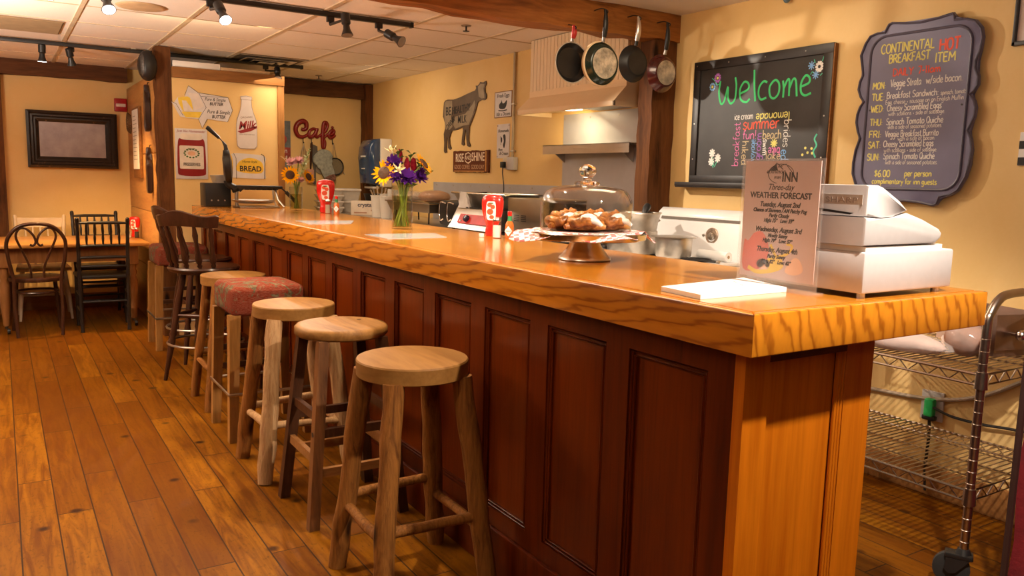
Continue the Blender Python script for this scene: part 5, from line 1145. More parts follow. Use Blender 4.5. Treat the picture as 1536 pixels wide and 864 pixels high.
t = hang('round_lid', 'round grey pan lid hanging behind the oven mitt', 'lid', 470, 1.55)
MB().cyl((-.01, -.010, -.10), (-.01, -.003, -.10), .105, n=36).build('disc', plain('lid_grey', (.28, .24, .19), .5, .3), t)
t = hang('strainer', 'round wire strainer hanging from the last hook', 'strainer', 575, 1.675)
m = MB(); m.tube([(.02+.088*cos(2*pi*k/32), -.02, -.245+.088*sin(2*pi*k/32)) for k in range(32)], .007, 8, closed=True); m.build('rim', IRON, t)
m = MB(); m.M = Matrix.Translation((.02, -.02, -.245)) @ Matrix.Rotation(radians(-90), 4, 'X'); m.lathe([(.086, 0), (.07, .008), (.04, .014), (0, .016)], 24); m.build('mesh', film('wire_mesh', (.30, .25, .16), .5, .5), t)
m = MB(); m.tube([(-.008, -.02, -.16), (-.006, -.03, -.08), (0, -.03, 0)], .003, 6); m.tube([(.032, -.02, -.16), (.012, -.03, -.06), (0, -.03, 0)], .003, 6); m.tube([(.105, -.02, -.30), (.125, -.02, -.325)], .004, 6); m.build('handle_wire', STEEL, t)
t = on_cafe('poster', 'narrow blue and red poster half hidden at the partition edge', 'poster', 2.42, 1.59)
MB().box(-.10, .14, -.008, -.001, -.29, .29).build('print', plain('blue_grey_print', (.13, .15, .17), .5, var=.3, scale=14), t)
m = MB(); m.box(-.098, .138, -.0092, -.008, -.13, .02); m.flat(bez([(-.09, .04), (.06, .04), (.10, .12), (.0, .20), (-.09, .16)], 3), -.008); m.build('red_band', plain('poster_red', (.33, .04, .03), .5, var=.3, scale=20), t)
m = MB(); m.text('m', .07, .08, -.035, -.0093); m.text('H', .075, .08, -.115, -.0093); m.build('pale_lettering', PAPER, t)
# towel dispenser
t = thing('towel_dispenser', 'translucent blue paper towel dispenser with a white side on the right wall', 'dispenser', (WX, 7.86, 1.47))
m = MB(); m.prism([(-.07, -.24), (-.07, .25), (-.002, .25), (-.002, -.24)], -.15, .15, 'y', .01) if False else m.box(-.13, -.002, -.15, .15, -.24, .25, .012); m.build('back_housing', WHITEPL, t)
m = MB(); m.prism([(-.13, -.235), (-.24, -.20), (-.255, .05), (-.25, .16), (-.21, .23), (-.13, .248)], -.148, .148, 'y', .02); m.build('blue_cover', plain('blue_plastic', (.025, .065, .16), .15, coat=.5, var=.3, scale=5), t, ang=50)
m = MB(); m.box(-.2, -.13, -.12, .12, -.258, -.235, .008); m.build('tear_bar', WHITEPL, t)
m = MB(); m.box(-.262, -.255, -.06, .06, .06, .075); m.box(-.262, -.255, -.04, .04, -.06, -.05); m.build('printed_marks', PAPER, t)
# ------------------------------------------------------------------ kitchen run along the right wall
t = thing('work_table', 'long stainless work table along the wall behind the bar', 'work table', (3.03, 6.25, 0))
MB().box(-.36, .36, -2.0, 2.0, .935, .965, .004).build('top', STEEL, t)
MB().box(-.33, .33, -1.9, 1.9, .25, .27, .004).build('undershelf', STEELD, t)
for sx in (-.32, .32):
    for sy in (-1.9, 0, 1.9): MB().cyl((sx, sy, 0), (sx, sy, .936), .02, n=12).build('leg', STEEL, t)
KT = .966
t = thing('gas_range', 'black gas range with iron grates between the steel table and the white stove', 'range', (2.92, 3.91, 0))
MB().box(-.31, .31, -.33, .33, .06, .93, .008).build('body', plain('dark_range_body', (.05, .045, .04), .4, .3), t)
MB().box(-.31, .31, -.33, .33, .931, .945, .003).build('cooktop', IRON, t)
for bx in (-.16, .14):
    for by in (-.16, .16):
        m = MB(); m.lathe([(0, 0), (.05, 0), (.045, .012), (0, .014)], 20, (bx, by, .945)); m.build('burner', IRON, t)
        m = MB()
        for k in range(4): a = k*pi/2+.78; m.box(-.004, .004, -.004, .004, 0, 0) if False else m.tube([(bx+.03*cos(a), by+.03*sin(a), .966), (bx+.13*cos(a), by+.13*sin(a), .966), (bx+.135*cos(a), by+.135*sin(a), .946)], .006, 6)
        m.tube([(bx-.14, by-.14, .968), (bx+.14, by-.14, .968), (bx+.14, by+.14, .968), (bx-.14, by+.14, .968)], .007, 6, closed=True); m.build('grate', plain('worn_grate', (.07, .065, .06), .35, .6), t)
m = MB()
for k in range(5): m.cyl((-.31, -.24+.12*k, .86), (-.335, -.24+.12*k, .86), .02, n=14)
m.build('knob', BLACKP, t)
t = thing('white_stove', 'old white enamel stove with a dial on its backguard', 'stove', (3.03, 3.235, 0))
MB().box(-.33, .33, -.335, .335, .05, .915, .010).build('body', ENAMEL, t)
MB().box(-.34, .27, -.338, .338, .916, .935, .006).build('cooktop', ENAMEL, t)
m = MB(); m.prism([(.22, .93), (.33, .93), (.33, 1.20), (.285, 1.20), (.255, 1.175), (.250, 1.15)], -.335, .335, 'y', .006); m.build('backguard', ENAMEL, t)
m = MB(); m.hexa([(.2445, -.30, 1.135), (.2495, -.30, 1.135), (.2495, .30, 1.135), (.2445, .30, 1.135)], [(.2495, -.30, 1.15), (.2545, -.30, 1.15), (.2545, .30, 1.15), (.2495, .30, 1.15)]); m.build('vent_slot', plain('slot_dark', (.10, .075, .05), .6), t)
M = Matrix.Translation((.2385, -.115, 1.058)) @ Matrix.Rotation(radians(-90), 4, 'Y') @ Matrix.Rotation(0, 4, 'X')
m = MB(); m.M = M; m.lathe([(0, -.006), (.046, -.006), (.046, .002), (.042, .006), (.030, .006), (.030, .003), (0, .003)], 32); m.build('dial_ring', plain('dial_bronze', (.40, .30, .22), .35, .7, var=.3, scale=60), t)
m = MB(); m.M = M; m.lathe([(0, .003), (.024, .003), (.020, .014), (.008, .016), (0, .017)], 24); m.build('dial_knob', CHROME, t)
m = MB(); m.M = Matrix.Translation((.238, -.055, 1.06)) @ Matrix.Rotation(radians(-90), 4, 'Y'); m.lathe([(0, -.004), (.009, -.004), (.008, .006), (0, .008)], 14); m.build('pilot_button', STEEL, t)
for bx in (-.2, .06):
    for by in (-.17, .17):
        m = MB(); m.tube([(bx+.085*cos(2*pi*k/28), by+.085*sin(2*pi*k/28), .940) for k in range(28)], .006, 6, closed=True)
        for k in range(4): a = k*pi/2; m.tube([(bx+.025*cos(a), by+.025*sin(a), .941), (bx+.085*cos(a), by+.085*sin(a), .941)], .004, 6)
        m.build('burner_ring', IRON, t)
t = thing('stockpot', 'tall dented aluminium double-boiler pot on the white stove', 'pot', (2.99, 3.455, .947), 0, 'pots on the white stove')
m = MB(); m.lathe([(0, 0), (.132, 0), (.138, .01), (.140, .125), (.132, .128), (.135, .14), (.142, .185), (.150, .215), (.158, .222), (.157, .228), (.148, .226), (.138, .19), (.128, .14), (.13, .02), (0, .012)], 44); m.build('pot', ALU, t, ang=40)
for s_ in (-1, 1): MB().tube(catmull([(s_*.138, -.035, .175), (s_*.172, -.03, .18), (s_*.172, .03, .18), (s_*.138, .035, .175)], 4), .006, 8).build('handle', STEEL, t)
m = MB(); m.tube([(.10, .03, .20), (.13, .04, .245), (.15, .05, .26)], [.012, .022, .02], 10); m.build('ladle_handle', BLACKP, t)
t = thing('saucepan', 'small dull aluminium saucepan with a flat cover on the white stove', 'saucepan', (3.03, 3.165, .947), 0, 'pots on the white stove')
MB().lathe([(0, 0), (.088, 0), (.096, .012), (.098, .108), (.094, .108), (.092, .014), (0, .006)], 40).build('pot', ALU, t)
MB().lathe([(0, .112), (.09, .110), (.122, .110), (.124, .1085), (.10, .1082), (.05, .104), (0, .104)], 40).build('cover', ALU, t)
t = thing('paper_roll', 'white paper roll lying at the front of the white stove backguard', 'paper roll', (3.20, 2.99, .936), 0)
MB().cyl((0, -.06, .026), (0, .15, .026), .026, n=20).build('roll', PAPER, t)
MB().cyl((0, -.0605, .026), (0, .1505, .026), .009, n=12).build('core', plain('cardboard', (.40, .26, .13), .8), t)
t = thing('tongs', 'dark metal tongs lying on the white stove top', 'tongs', (3.05, 3.0, .940), .3)
for s_ in (-1, 1): MB().tube(catmull([(-.02, -.12, .006), (.012*s_, -.02, .007), (.018*s_, .08, .007), (.008*s_, .13, .007)], 5), [.006]*15+[.010], 8).build('arm', IRON, t)
MB().cyl((-.02, -.13, .006), (-.02, -.115, .006), .009, n=10).build('pivot', STEEL, t)
t = thing('wire_whisk', 'twisted brown wire utensil standing behind the acrylic sign', 'utensil', (2.05, 1.66, .90), 0) if False else None
t = thing('toaster_oven', 'boxy stainless countertop oven with vent slots behind the hot sauce', 'oven', (3.10, 4.475, KT))
MB().box(-.17, .19, -.21, .21, .012, .25, .006).build('housing', plain('brushed_tan_steel', (.42, .37, .29), .3, .9, var=.12, scale=3), t)
m = MB()
for k in range(2):
    for j in range(4): m.box(-.1715, -.169, -.02+.085*k, .04+.085*k, .095+.012*j, .101+.012*j)
m.build('vent_slot', BLACKP, t)
MB().box(-.165, .18, -.2125, -.2105, .02, .24).build('glass_side', plain('dark_door_glass', (.02, .02, .018), .12), t)
for x in (-.14, .15):
    for y in (-.18, .18): MB().cyl((x, y, 0), (x, y, .013), .012, n=10).build('foot', RUBBER, t)
t = thing('griddle', 'countertop griddle with a bright red control panel', 'griddle', (2.93, 5.02, KT))
MB().prism([(-.13, .012), (.30, .012), (.30, .155), (-.05, .155), (-.06, .12), (-.10, .045)], -.29, .30, 'y', .004).build('body', STEEL, t)
m = MB(); m.hexa([(-.1075, -.27, .05), (-.10, -.27, .05), (-.10, .20, .05), (-.1075, .20, .05)], [(-.072, -.27, .115), (-.064, -.27, .115), (-.064, .20, .115), (-.072, .20, .115)]); m.build('control_panel', plain('red_panel', (.70, .02, .012), .5), t)
M = Matrix.Translation((-.091, .07, .082)) @ Matrix.Rotation(radians(-62), 4, 'Y')
m = MB(); m.M = M; m.lathe([(0, 0), (.026, 0), (.024, .022), (.012, .026), (0, .026)], 18); m.build('knob', plain('blue_black_knob', (.03, .035, .07), .25), t)
m = MB()
for dy in (.15, .165): m.M = Matrix.Translation((-.101, dy, .066)) @ Matrix.Rotation(radians(-62), 4, 'Y'); m.box(-.006, .006, -.005, .005, 0, .002)
m.build('indicator', PAPER, t)
MB().box(-.055, .29, -.28, .29, .156, .166, .003).build('cooking_plate', IRON, t)
for x in (-.1, .26):
    for y in (-.25, .26): MB().cyl((x, y, 0), (x, y, .013), .014, n=10).build('foot', RUBBER, t)
t = thing('roasting_pan', 'wide shallow steel pan resting on the griddle', 'pan', (3.07, 5.09, KT+.167))
m = MB(); m.hexa([(-.12, -.30, 0), (.12, -.30, 0), (.12, .30, 0), (-.12, .30, 0)], [(-.15, -.37, .095), (.15, -.37, .095), (.15, .36, .095), (-.15, .36, .095)]); m.build('pan', STEEL, t)
m = MB(); m.tube([(-.155, -.39, .098), (.155, -.39, .098), (.155, .38, .098), (-.155, .38, .098)], .007, 8, closed=True); m.build('rolled_rim', CHROME, t)
t = thing('paper_bag', 'crumpled white paper bag leaning at the left end of the griddle', 'bag', (2.885, 5.22, KT+.156))
m = MB(); m.hexa([(-.012, -.10, .001), (.012, -.10, .001), (.012, .07, .001), (-.012, .07, .001)], [(-.004, -.03, .115), (.004, -.03, .115), (.004, .06, .118), (-.004, .06, .118)])
bmesh.ops.subdivide_edges(m.bm, edges=m.bm.edges[:], cuts=4, use_grid_fill=True)
for v in m.bm.verts: v.co.x += random.uniform(-.006, .006)
m.build('paper', PAPER, t, ang=12)
t = thing('black_toaster', 'black toaster with two wire hooks on its end, left of the griddle', 'toaster', (3.02, 5.535, KT))
MB().box(-.10, .16, -.17, .16, .008, .20, .02).build('housing', BLACKP, t)
m = MB()
for y in (-.07, .06): m.tube(catmull([(-.105, y-.03, .175), (-.125, y, .185), (-.128, y+.03, .17), (-.128, y+.035, .08), (-.128, y+.01, .045), (-.118, y-.015, .06)], 4), .006, 8)
m.build('wire_hook', CHROME, t)
m = MB()
for y in (-.1, .03): m.box(-.05, .12, y, y+.05, .199, .201)
m.build('slot', IRON, t)
t = thing('chafing_tray', 'steel tray on thin legs holding bread under plastic', 'tray', (3.0, 6.16, KT))
m = MB(); m.hexa([(-.12, -.38, .09), (.15, -.38, .09), (.15, .38, .09), (-.12, .38, .09)], [(-.14, -.42, .165), (.17, -.42, .165), (.17, .42, .165), (-.14, .42, .165)]); m.build('tray', STEEL, t)
m = MB(); m.tube([(-.147, -.43, .166), (.177, -.43, .166), (.177, .43, .166), (-.147, .43, .166)], .006, 6, closed=True); m.build('rim', CHROME, t)
for y in (-.33, .33):
    for x in (-.10, .13): MB().tube([(x, y, .0), (x*.9, y*.95, .092)], .006, 6).build('leg', IRON, t)
CRUST = plain('bread_crust', (.42, .20, .065), .7, var=.3, scale=14, bmp=.2)
BAG = film('clear_bag_film', (.86, .80, .76), .20, .12)
def loaf(label, loc, rz, l, r, h, group, mat=CRUST, bag=True):
    t = thing('bread_loaf', label, 'bread', loc, rz, group)
    m = MB(); m.ball((0, 0, h*.5), l, r, h*.5, 20, 12, .03)
    for v in m.bm.verts:
        v.co.z = max(v.co.z, .002); v.co.y += .012*sin(v.co.x*30)
    m.build('loaf', mat, t, ang=70)
    if bag:
        m = MB(); m.ball((0, 0, h*.53), l*1.12, r*1.14, h*.53, 22, 14, .05)
        m.tube([(l*1.06, 0, h*.5), (l*1.22, .01, h*.45), (l*1.45, .015, h*.3)], [r*.30, r*.12, r*.5], 10)
        for v in m.bm.verts: v.co.z = max(v.co.z, .0008)
        m.build('plastic_bag', BAG, t, ang=25)
    return t
loaf('round golden loaf under plastic on the steel tray behind the purple bouquet', (3.0, 5.93, KT+.167), pi/2, .19, .11, .10, 'bagged loaves')
loaf('pale loaf under plastic at the far end of the steel tray', (3.0, 6.36, KT+.167), pi/2, .16, .11, .085, 'bagged loaves', plain('pale_crust', (.52, .36, .19), .75, var=.2, scale=14))
def tub(label, x, y, n):
    t = thing('cutlery_tub', label, 'tub', (x, y, KT), 0, 'white tubs on the steel table')
    MB().lathe([(0, 0), (.062, 0), (.066, .006), (.078, .19), (.083, .192), (.083, .2), (.075, .2), (.063, .01), (0, .008)], 28).build('tub', WHITEPL, t)
    for k in range(n):
        a = k*2.3; u = thing('cutlery', 'x', 'cutlery', (x, y, KT), 0, 'cutlery in the white tubs') if False else None
    return t
tub('white tub of cutlery on the steel table left of the purple bouquet', 2.93, 6.90, 5)
tub('white tub of clear cups on the steel table partly behind the purple bouquet', 2.93, 6.70, 3)
CUPM = film('clear_cup_plastic', (.85, .82, .76), .45, .15)
for k in range(6):
    a = k*1.05+.4; o = MB().tube([(.02*cos(a+1), .02*sin(a+1), .010), (.052*cos(a), .052*sin(a), .18), (.085*cos(a), .085*sin(a), .265+.02*sin(k*2))], [.005, .004, .009], 8).build('fork', STEEL, None, (2.93, 6.90, KT))
    tag(o, ['steel fork leaning left in the cutlery tub', 'steel fork standing at the back of the cutlery tub', 'steel fork leaning away from the bar in the cutlery tub', 'steel fork in the middle of the cutlery tub', 'steel fork leaning towards the bouquet in the cutlery tub', 'steel fork tilted low over the rim of the cutlery tub'][k], 'fork', 'cutlery in the tub')
for k in range(2):
    o = MB().lathe([(.030, .02), (.048, .26-.04*k), (.046, .26-.04*k), (.028, .022)], 20, closed=True).build('plastic_cup', CUPM, None, (2.93-.012*k+.005, 6.70+(.028 if k else -.03), KT), (.0, (.1, -.06)[k], 0)); tag(o, ['taller clear plastic cup in the right white tub', 'shorter clear plastic cup in the right white tub'][k], 'cup', 'clear cups in the tub')
t = thing('wrap_box', 'pale cardboard box of plastic wrap on the steel table', 'box', (3.0, 7.30, KT), -.55)
MB().box(-.17, .15, -.06, .10, .001, .135, .002).build('carton', plain('pale_carton', (.66, .56, .46), .6), t)
m = MB(); m.text('crystal wra', .055, .015, .082, -.0605, off=.001, sx=1.0); m.build('lettering', plain('dark_blue_ink', (.03, .03, .07), .6), t)
m = MB(); m.box(-.14, -.02, -.0612, -.06, .018, .03); m.box(.02, .13, -.0612, -.06, .04, .055); m.build('printed_bands', plain('brown_print', (.40, .20, .12), .6), t)
LID = plain('milky_lid', (.66, .60, .55), .4)
for x, y, n, lab in ((3.02, 7.98, 2, 'clear food box'), (2.80, 7.88, 4, 'low clear food box')):
    h = .12 if n == 2 else .058
    for k in range(n):
        t = thing('food_container', '%s with a milky lid, %s of the stack by the corner post' % (lab, ('bottom', 'second', 'third', 'top')[k if n == 4 else (0, 3)[k]]), 'food container', (x, y, KT+k*(h+.001)), -.2, 'stacked food containers')
        MB().hexa([(-.10, -.13, .001), (.10, -.13, .001), (.10, .13, .001), (-.10, .13, .001)], [(-.12, -.15, h*.8), (.12, -.15, h*.8), (.12, .15, h*.8), (-.12, .15, h*.8)]).build('tub', film('milky_plastic', (.72, .66, .60), .75, .3), t)
        MB().box(-.128, .128, -.158, .158, h*.8, h, .004).build('lid', LID, t)
t = thing('dark_bowl', 'dark bowl standing behind the wrap box by the corner post', 'bowl', (3.17, 7.55, KT))
MB().lathe([(0, 0), (.05, 0), (.10, .12), (.125, .20), (.120, .20), (.09, .12), (.04, .01), (0, .01)], 32).build('bowl', IRON, t)

# ------------------------------------------------------------------ cart at the right
t = thing('wire_cart', 'chrome wire shelf cart with a curved handle between the bar end and the wall', 'cart', (2.70, 1.351, 0))
CL, CWd = .95, .60
pr = .0145
m = MB(); m.tube(catmull([(0, 0, .13), (0, 0, .5), (0, 0, .88), (.012, 0, .94), (.06, 0, .985), (.13, 0, 1.0), (.30, 0, 1.0), (CWd-.13, 0, 1.0), (CWd-.06, 0, .985), (CWd-.012, 0, .94), (CWd, 0, .88), (CWd, 0, .5), (CWd, 0, .13)], 5), pr, 12)
for k in range(18):
    for x in (0, CWd): m.tube([(x+(pr+.0002)*cos(a), (pr+.0002)*sin(a), .16+.041*k) for a in [2*pi*j/10 for j in range(10)]], .0016, 4, closed=True)
m.build('handle_post', CARTM, t)
for x in (0, CWd): 
    MB().cyl((x, CL, .13), (x, CL, .86), pr, n=12).build('post', CARTM, t)
for z in (.335, .735):
    m = MB()
    for dz, r in ((0, .0052), (-.035, .0045)): m.tube([(0, 0, z+dz), (CWd, 0, z+dz), (CWd, CL, z+dz), (0, CL, z+dz)], r, 6, closed=True)
    for (ax, ay), (bx, by), n in (((0, 0), (0, CL), 26), ((CWd, 0), (CWd, CL), 26), ((0, 0), (CWd, 0), 16), ((0, CL), (CWd, CL), 16)):
        m.tube([(ax+(bx-ax)*k/n, ay+(by-ay)*k/n, z-(.035 if k % 2 else 0)) for k in range(n+1)], .0028, 5)
    n = 38
    for k in range(1, n): y = CL*k/n; m.tube([(0, y, z+.004), (CWd, y, z+.004)], .0026, 5)
    for x in (.15, .3, .45): m.tube([(x, 0, z), (x, CL, z)], .003, 5)
    m.build('wire_shelf', CARTM, t)
    for x in (0, CWd):
        for y in (0, CL): MB().cyl((x, y, z-.045), (x, y, z+.012), pr+.007, pr+.004, 14).build('collar', CARTM, t)
for x in (0, CWd):
    for y in (0, CL):
        a = .5 if y == 0 else -.3; m = MB(); R = Matrix.Translation((x, y, 0)) @ Matrix.Rotation(a, 4, 'Z'); m.M = R
        m.cyl((0, 0, .115), (0, 0, .135), .026, .018, 14); m.box(-.024, .024, -.03, .055, .10, .118, .004)
        for s_ in (-1, 1): m.prism([(-.02, .10), (.05, .10), (.055, .06), (.04, .045), (.02, .05)], .020*s_-.003, .020*s_+.003, 'x')
        cst = m.build('caster_fork', BLACKP, t)
        m = MB(); m.M = R; m.tube([(-.013, .032, .058), (-.010, .032, .058), (.010, .032, .058), (.013, .032, .058)], [.046, .0575, .0575, .046], 24); m.build('wheel', RUBBER, cst)
SH = .741
loaf('long loaf in a clear bag at the near left of the cart shelf', (2.79, 1.70, SH), pi/2+.12, .17, .052, .075, 'bagged loaves', plain('pale_dough_loaf', (.58, .42, .36), .75, var=.15, scale=14))
loaf('bagged brown loaf beside the cart handle', (2.93, 1.535, SH), .9, .07, .06, .12, 'bagged loaves', plain('brown_loaf', (.26, .10, .045), .7, var=.3, scale=16))
loaf('bagged loaf at the back of the cart shelf against the wall', (3.12, 1.95, SH), 1.3, .11, .06, .085, 'bagged loaves')
t = thing('steel_hotel_pan', 'deep steel pan with a ball handle at the near end of the cart shelf', 'pan', (3.12, 1.54, SH+.001), -.25)
m = MB(); o_ = [(-.10, -.10), (.13, -.10), (.13, .16), (-.10, .16)]
b_ = [(x*.88, y*.88) for x, y in o_]
m.hexa([(x, y, 0) for x, y in b_], [(x, y, .155) for x, y in o_])
top = [f for f in m.bm.faces if all(v.co.z > .15 for v in f.verts)]
r_ = bmesh.ops.inset_region(m.bm, faces=top, thickness=.006); 
for f in top:
    for v in f.verts: v.co.z -= 0
ex = bmesh.ops.extrude_discrete_faces(m.bm, faces=top)
for f in ex['faces']:
    for v in f.verts: v.co.z -= .13
m.build('pan', plain('brownish_steel', (.36, .25, .20), .3, .9, var=.15), t)
m = MB(); m.cyl((-.02, -.10, .085), (-.02, -.122, .085), .008, n=10); m.ball((-.02, -.136, .085), .021, n=16, m=10); m.build('ball_handle', CHROME, t)
t = thing('red_fabric_hamper', 'red fabric hamper with a dark frame cut off at the right edge', 'hamper', (2.64, 1.18, 0))
m = MB(); m.hexa([(0, -.62, .13), (.42, -.62, .13), (.42, 0, .13), (0, 0, .13)], [(.008, -.62, .82), (.42, -.62, .82), (.42, 0, .82), (.008, 0, .82)])
bmesh.ops.subdivide_edges(m.bm, edges=m.bm.edges[:], cuts=5, use_grid_fill=True)
for v in m.bm.verts:
    if .14 < v.co.z < .8: v.co.x += .010*sin(v.co.y*14+v.co.z*11); v.co.y += .006*sin(v.co.z*16+v.co.x*9)
m.build('fabric_body', plain('deep_red_cloth', (.16, .003, .006), .85, var=.3, scale=10, bmp=.3), t, ang=60)
m = MB()
for x in (-.008, .428):
    for y in (.008, -.628): m.tube([(x, y, .0), (x, y, .84)], .011, 8)
m.tube([(-.008, .008, .835), (.428, .008, .835), (.428, -.628, .835), (-.008, -.628, .835)], .011, 8, closed=True); m.build('frame', plain('dark_brown_frame', (.035, .015, .012), .4), t)
t = on_right('power_outlet', 'wall outlet with a bright green plug behind the wire cart', 'outlet', 1.90, .40)
MB().box(-.05, .05, -.012, -.001, -.065, .065, .004).build('plate', BEIGE, t)
MB().box(-.02, .022, -.045, -.012, -.045, .035, .008).build('green_plug', plain('bright_green_plastic', (.02, .42, .10), .35), t)
MB().box(-.028, .03, -.04, -.012, -.062, -.040, .006).build('black_plug', BLACKP, t)
t = on_right('power_cable', 'black cable running from the green plug down and along the wall', 'cable', 1.90, .40)
m = MB(); m.tube(catmull([(0, -.02, -.06), (.004, -.02, -.15), (.0, -.018, -.28), (.01, -.02, -.38)], 6), .007, 8); m.tube(catmull([(.02, -.035, .0), (.10, -.03, -.02), (.22, -.025, -.022), (.36, -.02, -.010), (.60, -.02, .0)], 6), .006, 8); m.build('cable', BLACKP, t)
t = on_right('grey_conduit', 'thin grey cable sagging along the wall behind the cart', 'cable', 1.90, .46)
MB().tube(catmull([(-.75, -.012, -.07), (-.3, -.012, -.052), (.0, -.012, -.03), (.2, -.012, .03), (.40, -.012, .16), (.6, -.012, .30)], 6), .009, 8).build('cable', plain('grey_brown_cable', (.34, .26, .18), .5), t)

# ------------------------------------------------------------------ dining corner walls
t = thing('wall_mirror', 'old mirror with a wide chipped black frame on the far wall', 'mirror', (.61, 8.799, 1.608), -.0)
w2, h2 = .378, .262
m = MB(); pf = [(0, 0), (0, .05), (.022, .058), (.035, .045), (.050, .048), (.062, .034), (.075, .036), (.102, .018), (.102, 0)]
rings = []
for sx, sz in ((-1, -1), (1, -1), (1, 1), (-1, 1)): rings.append([m.V((sx*(w2-d), -h-.001, sz*(h2-d))) for d, h in pf])
for i in range(4):
    A, B = rings[i], rings[(i+1) % 4]
    for k in range(len(pf)): m.F([A[k], A[(k+1) % len(pf)], B[(k+1) % len(pf)], B[k]])
def chipped():
    m_, t_, b = nt('chipped_black_frame'); v = mapping(t_, (1, 1, 1)); f = noise(t_, v, 30, 5, .7)
    t_.links.new(ramp(t_, f, [(.62, (.018, .012, .010)), (.66, (.10, .045, .02)), (.75, (.40, .28, .16))]), b.inputs['Base Color']); setp(b, Roughness=.35); return m_
m.build('frame', chipped(), t, ang=20)
def tarnish():
    m_, t_, b = nt('tarnished_mirror'); v = mapping(t_, (1, 1, 1)); f = noise(t_, v, 7, 4, .6)
    t_.links.new(ramp(t_, f, [(.3, (.30, .25, .27)), (.7, (.44, .38, .40))]), b.inputs['Base Color']); setp(b, Metallic=.65); 
    t_.links.new(ramp(t_, f, [(.3, (.42, .42, .42)), (.7, (.28, .28, .28))]), b.inputs['Roughness']); return m_
MB().box(-.28, .28, -.016, -.004, -.165, .165).build('mirror_glass', tarnish(), t)
t = thing('fire_alarm', 'red wall box with a white strip beside the mirror', 'alarm', (1.03, 8.799, 1.962))
MB().box(-.055, .055, -.045, -.001, -.062, .062, .006).build('housing', plain('alarm_red', (.36, .01, .015), .4), t)
MB().box(-.042, .042, -.052, -.045, -.018, .012, .003).build('strobe', plain('strobe_lens', (.70, .60, .55), .3), t)
t = thing('notice_board', 'brown-framed board with a long white list on the wooden side wall', 'notice board', (1.089, 8.08, 1.60), RW)
m = MB(); m.box(-.20, .20, -.025, -.001, -.33, .30, .003); m.build('board', TRIMW, t)
MB().box(-.17, .17, -.030, -.0255, -.25, .28).build('list_sheet', PAPER, t)
m = MB()
for k in range(12): m.box(-.13, .04+.06*((k*7) % 3)/2, -.0306, -.030, .22-.035*k, .225-.035*k)
m.build('printed_lines', plain('grey_lines', (.30, .28, .26), .7), t)
PAD = [(-.018, .19), (.018, .19), (.020, .12), (.040, .08), (.048, .02), (.046, -.12), (.036, -.18), (-.036, -.18), (-.046, -.12), (-.048, .02), (-.040, .08), (-.020, .12)]
for z, lab in ((1.845, 'upper dark bottle-shaped paddle hanging beside the wall post'), (1.335, 'lower dark bottle-shaped paddle hanging beside the wall post')):
    t = thing('hanging_paddle', lab, 'paddle', (1.089, 7.38, z), RW, 'paddles on the side wall')
    m = MB(); m.prism(bez(PAD, 3), -.045, -.006, 'y', .012); m.build('blade', plain('dark_brown_lacquer', (.035, .016, .014), .3, coat=.4), t, ang=60)
    MB().tube([(0, -.02, .185), (0, -.012, .215), (0, -.001, .215)], .004, 6).build('loop', IRON, t)
t = thing('twig_wreath', 'small brown twig wreath beside the notice board', 'wreath', (1.089, 8.50, 1.78), RW)
m = MB()
for k in range(6): 
    ph = k*1.1; m.tube([((.085+.012*sin(3*a+ph))*cos(a), -.025+.012*sin(4*a+ph), (.085+.012*cos(5*a+ph))*sin(a)) for a in [2*pi*j/30 for j in range(30)]], .004, 5, closed=True)
m.build('twigs', plain('twig_brown', (.16, .085, .03), .8), t)
ketchup('red ketchup bottle on the dining table against the wooden side wall', (1.03, 8.10, .731), RW+.9, 1.0)
shaker('salt shaker on the dining table beside the ketchup', (.965, 7.99, .731), SALT)
shaker('pepper shaker on the dining table beside the ketchup', (1.025, 7.95, .731), PEPPER, name='pepper_shaker', cat='pepper shaker')

# ------------------------------------------------------------------ ceiling fittings
def head(i, label, p, tg, lit, ty):
    """p: lens centre; ty: track line y"""
    top = Vector((p[0], ty, CZ-.045)); lens = Vector(p); d = (Vector(tg)-lens).normalized()
    t = thing('track_light_head', label, 'spotlight', top, 0, 'track light heads')
    L = lens-top
    MB().box(-.022, .022, -.013, .013, -.022, .012, .003).build('adapter', BLACKP, t)
    back = L-d*.125; m = MB(); m.tube([(0, 0, -.02), (0, 0, -.035), back+d*.03], [.009, .009, .007], 8); m.build('arm', BLACKP, t)
    m = MB(); m.tube([back-d*.005, back, back+d*.055, back+d*.065, back+d*.088, back+d*.125], [.015, .026, .026, .018, .020, .034], 20); m.build('lamp_body', BLACKP, t)
    m = MB(); m.tube([L-d*.003, L+d*.001], [.030, .030], 20); m.build('lens', emit('lit_lens', (1, .95, .90), 14) if lit else plain('unlit_lens', (.25, .2, .15), .2), t)
LB = ['lit track head at the top left edge of the ceiling', 'lit track head just left of the round ceiling speaker', 'lit track head in the middle of the near track', 'unlit track head pointing down, second from the right end of the near track', 'unlit track head at the right end of the near track', 'left lit head on the far track above the mirror', 'right lit head on the far track above the mirror', 'unlit track head at the right end of the far track near the partition']
for i, (p, tg, e, lit) in enumerate(HEADS): head(i, LB[i], p, tg, lit, 4.80 if i < 5 else 7.33 if i < 7 else 7.28)
def track(label, xa, xb, y):
    t = thing('light_track', label, 'light track', (0, y, CZ), 0, 'light tracks')
    MB().box(xa, xb, -.017, .017, -.036, -.008, .002).build('rail', BLACKP, t)
    m = MB()
    for x in (xa+.3, (xa+xb)/2, xb-.25): m.box(x-.02, x+.02, -.012, .012, -.009, -.001)
    m.build('ceiling_clip', STEEL, t)
    MB().box(xb, xb+.02, -.019, .019, -.039, -.006, .002).build('end_cap', BLACKP, t)
track('near black light track running across the ceiling above the bar', -1.2, 2.24, 4.80)
track('far black light track above the dining table and partition', -.4, 2.33, 7.28)
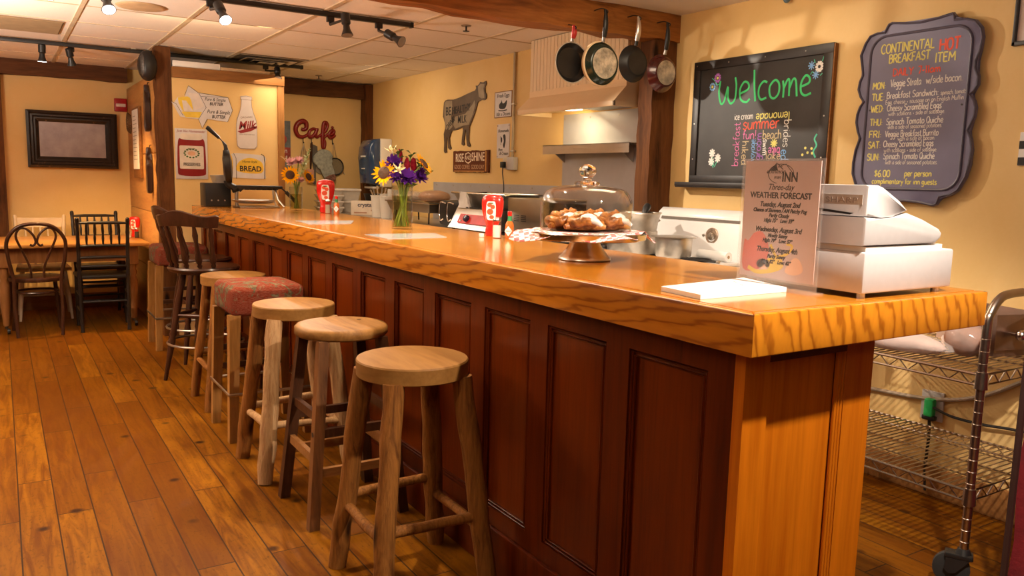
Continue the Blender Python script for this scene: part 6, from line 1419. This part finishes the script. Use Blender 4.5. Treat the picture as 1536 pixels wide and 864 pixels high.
t = thing('ceiling_vent', 'square metal air vent in the ceiling above the partition', 'vent', (2.0, 7.22, CZ), 0, 'ceiling vents')
m = MB()
for q, w_, z in ((.30, .05, -.010), (.215, .035, -.020), (.135, .03, -.026), (.065, .065, -.028)):
    a = q-w_
    for c1, c2, d1, d2 in (((-q, -q), (q, -q), (a, -a), (-a, -a)), ((q, -q), (q, q), (a, a), (a, -a)), ((q, q), (-q, q), (-a, a), (a, a)), ((-q, q), (-q, -q), (-a, -a), (-a, a))):
        m.hexa([(*c1, z), (*c2, z), (*d2[::1], z+.012) if False else (d1[0], d1[1], z+.012), (d2[0], d2[1], z+.012)], [(*c1, z+.003), (*c2, z+.003), (d1[0], d1[1], z+.015), (d2[0], d2[1], z+.015)])
m.build('louvres', plain('vent_metal', (.50, .42, .32), .4, .3), t)
MB().box(-.30, .30, -.30, .30, -.004, -.001).build('dark_throat', plain('vent_dark', (.10, .075, .05), .7), t)
t = thing('return_grille', 'brown perforated return grille in the ceiling at the left', 'vent', (.12, 6.60, CZ), 0, 'ceiling vents')
MB().box(-.31, .30, -.29, .29, -.006, -.001).build('frame', plain('grille_brown', (.24, .15, .075), .6), t)
m = MB()
for k in range(28): m.box(-.30, .29, -.275+.02*k, -.264+.02*k, -.010, -.006)
m.build('slat', plain('grille_slat', (.32, .21, .11), .6), t)
t = thing('ceiling_speaker', 'flat round speaker grille in the ceiling', 'speaker', (.77, 5.42, CZ))
MB().lathe([(0, -.010), (.11, -.010), (.135, -.006), (.142, -.001), (0, -.001)], 40).build('grille', plain('speaker_tan', (.55, .37, .20), .7), t)
for x, y, lab in ((2.58, 4.68, 'small ceiling sprinkler near the big beam'), (2.71, 7.90, 'small ceiling sprinkler above the red script sign')):
    t = thing('sprinkler', lab, 'sprinkler', (x, y, CZ), 0, 'ceiling sprinklers')
    MB().lathe([(0, -.006), (.03, -.006), (.034, -.001), (0, -.001)], 20).build('rosette', plain('rosette', (.30, .24, .18), .4, .6), t)
    m = MB(); m.cyl((0, 0, -.006), (0, 0, -.035), .006, n=8); m.cyl((0, 0, -.035), (0, 0, -.038), .022, n=14); m.build('deflector', IRON, t)
t = thing('wall_speaker', 'dark oval speaker mounted at the top of the partition post', 'speaker', (1.005, 6.945, 2.145))
m = MB(); m.ball((.01, 0, 0), .072, .075, .118, 24, 14); m.build('housing', BLACKP, t)
m = MB(); m.M = Matrix.Rotation(radians(-90), 4, 'Y') @ Matrix.Rotation(0, 4, 'Z'); m.lathe([(0, .050), (.075, .044), (.095, .030), (.098, .022), (.080, .016), (0, .016)], 32)
for v in m.bm.verts: v.co.y *= .72
m.build('grille', plain('grille_grey', (.10, .085, .075), .5, .4, var=.4, scale=90), t)
m = MB(); m.box(.03, .04, -.02, .02, -.03, .03); m.build('bracket', IRON, t)
t = thing('white_board_strip', 'long white strip lying on top of the partition beam', 'strip', (1.56, 6.97, 2.156))
MB().box(-.36, .0, -.03, .03, .0005, .05, .004).build('white_part', WHITEPL, t); MB().box(.0, .40, -.03, .03, .0005, .028, .003).build('brown_part', plain('tan_board', (.48, .32, .17), .6), t)
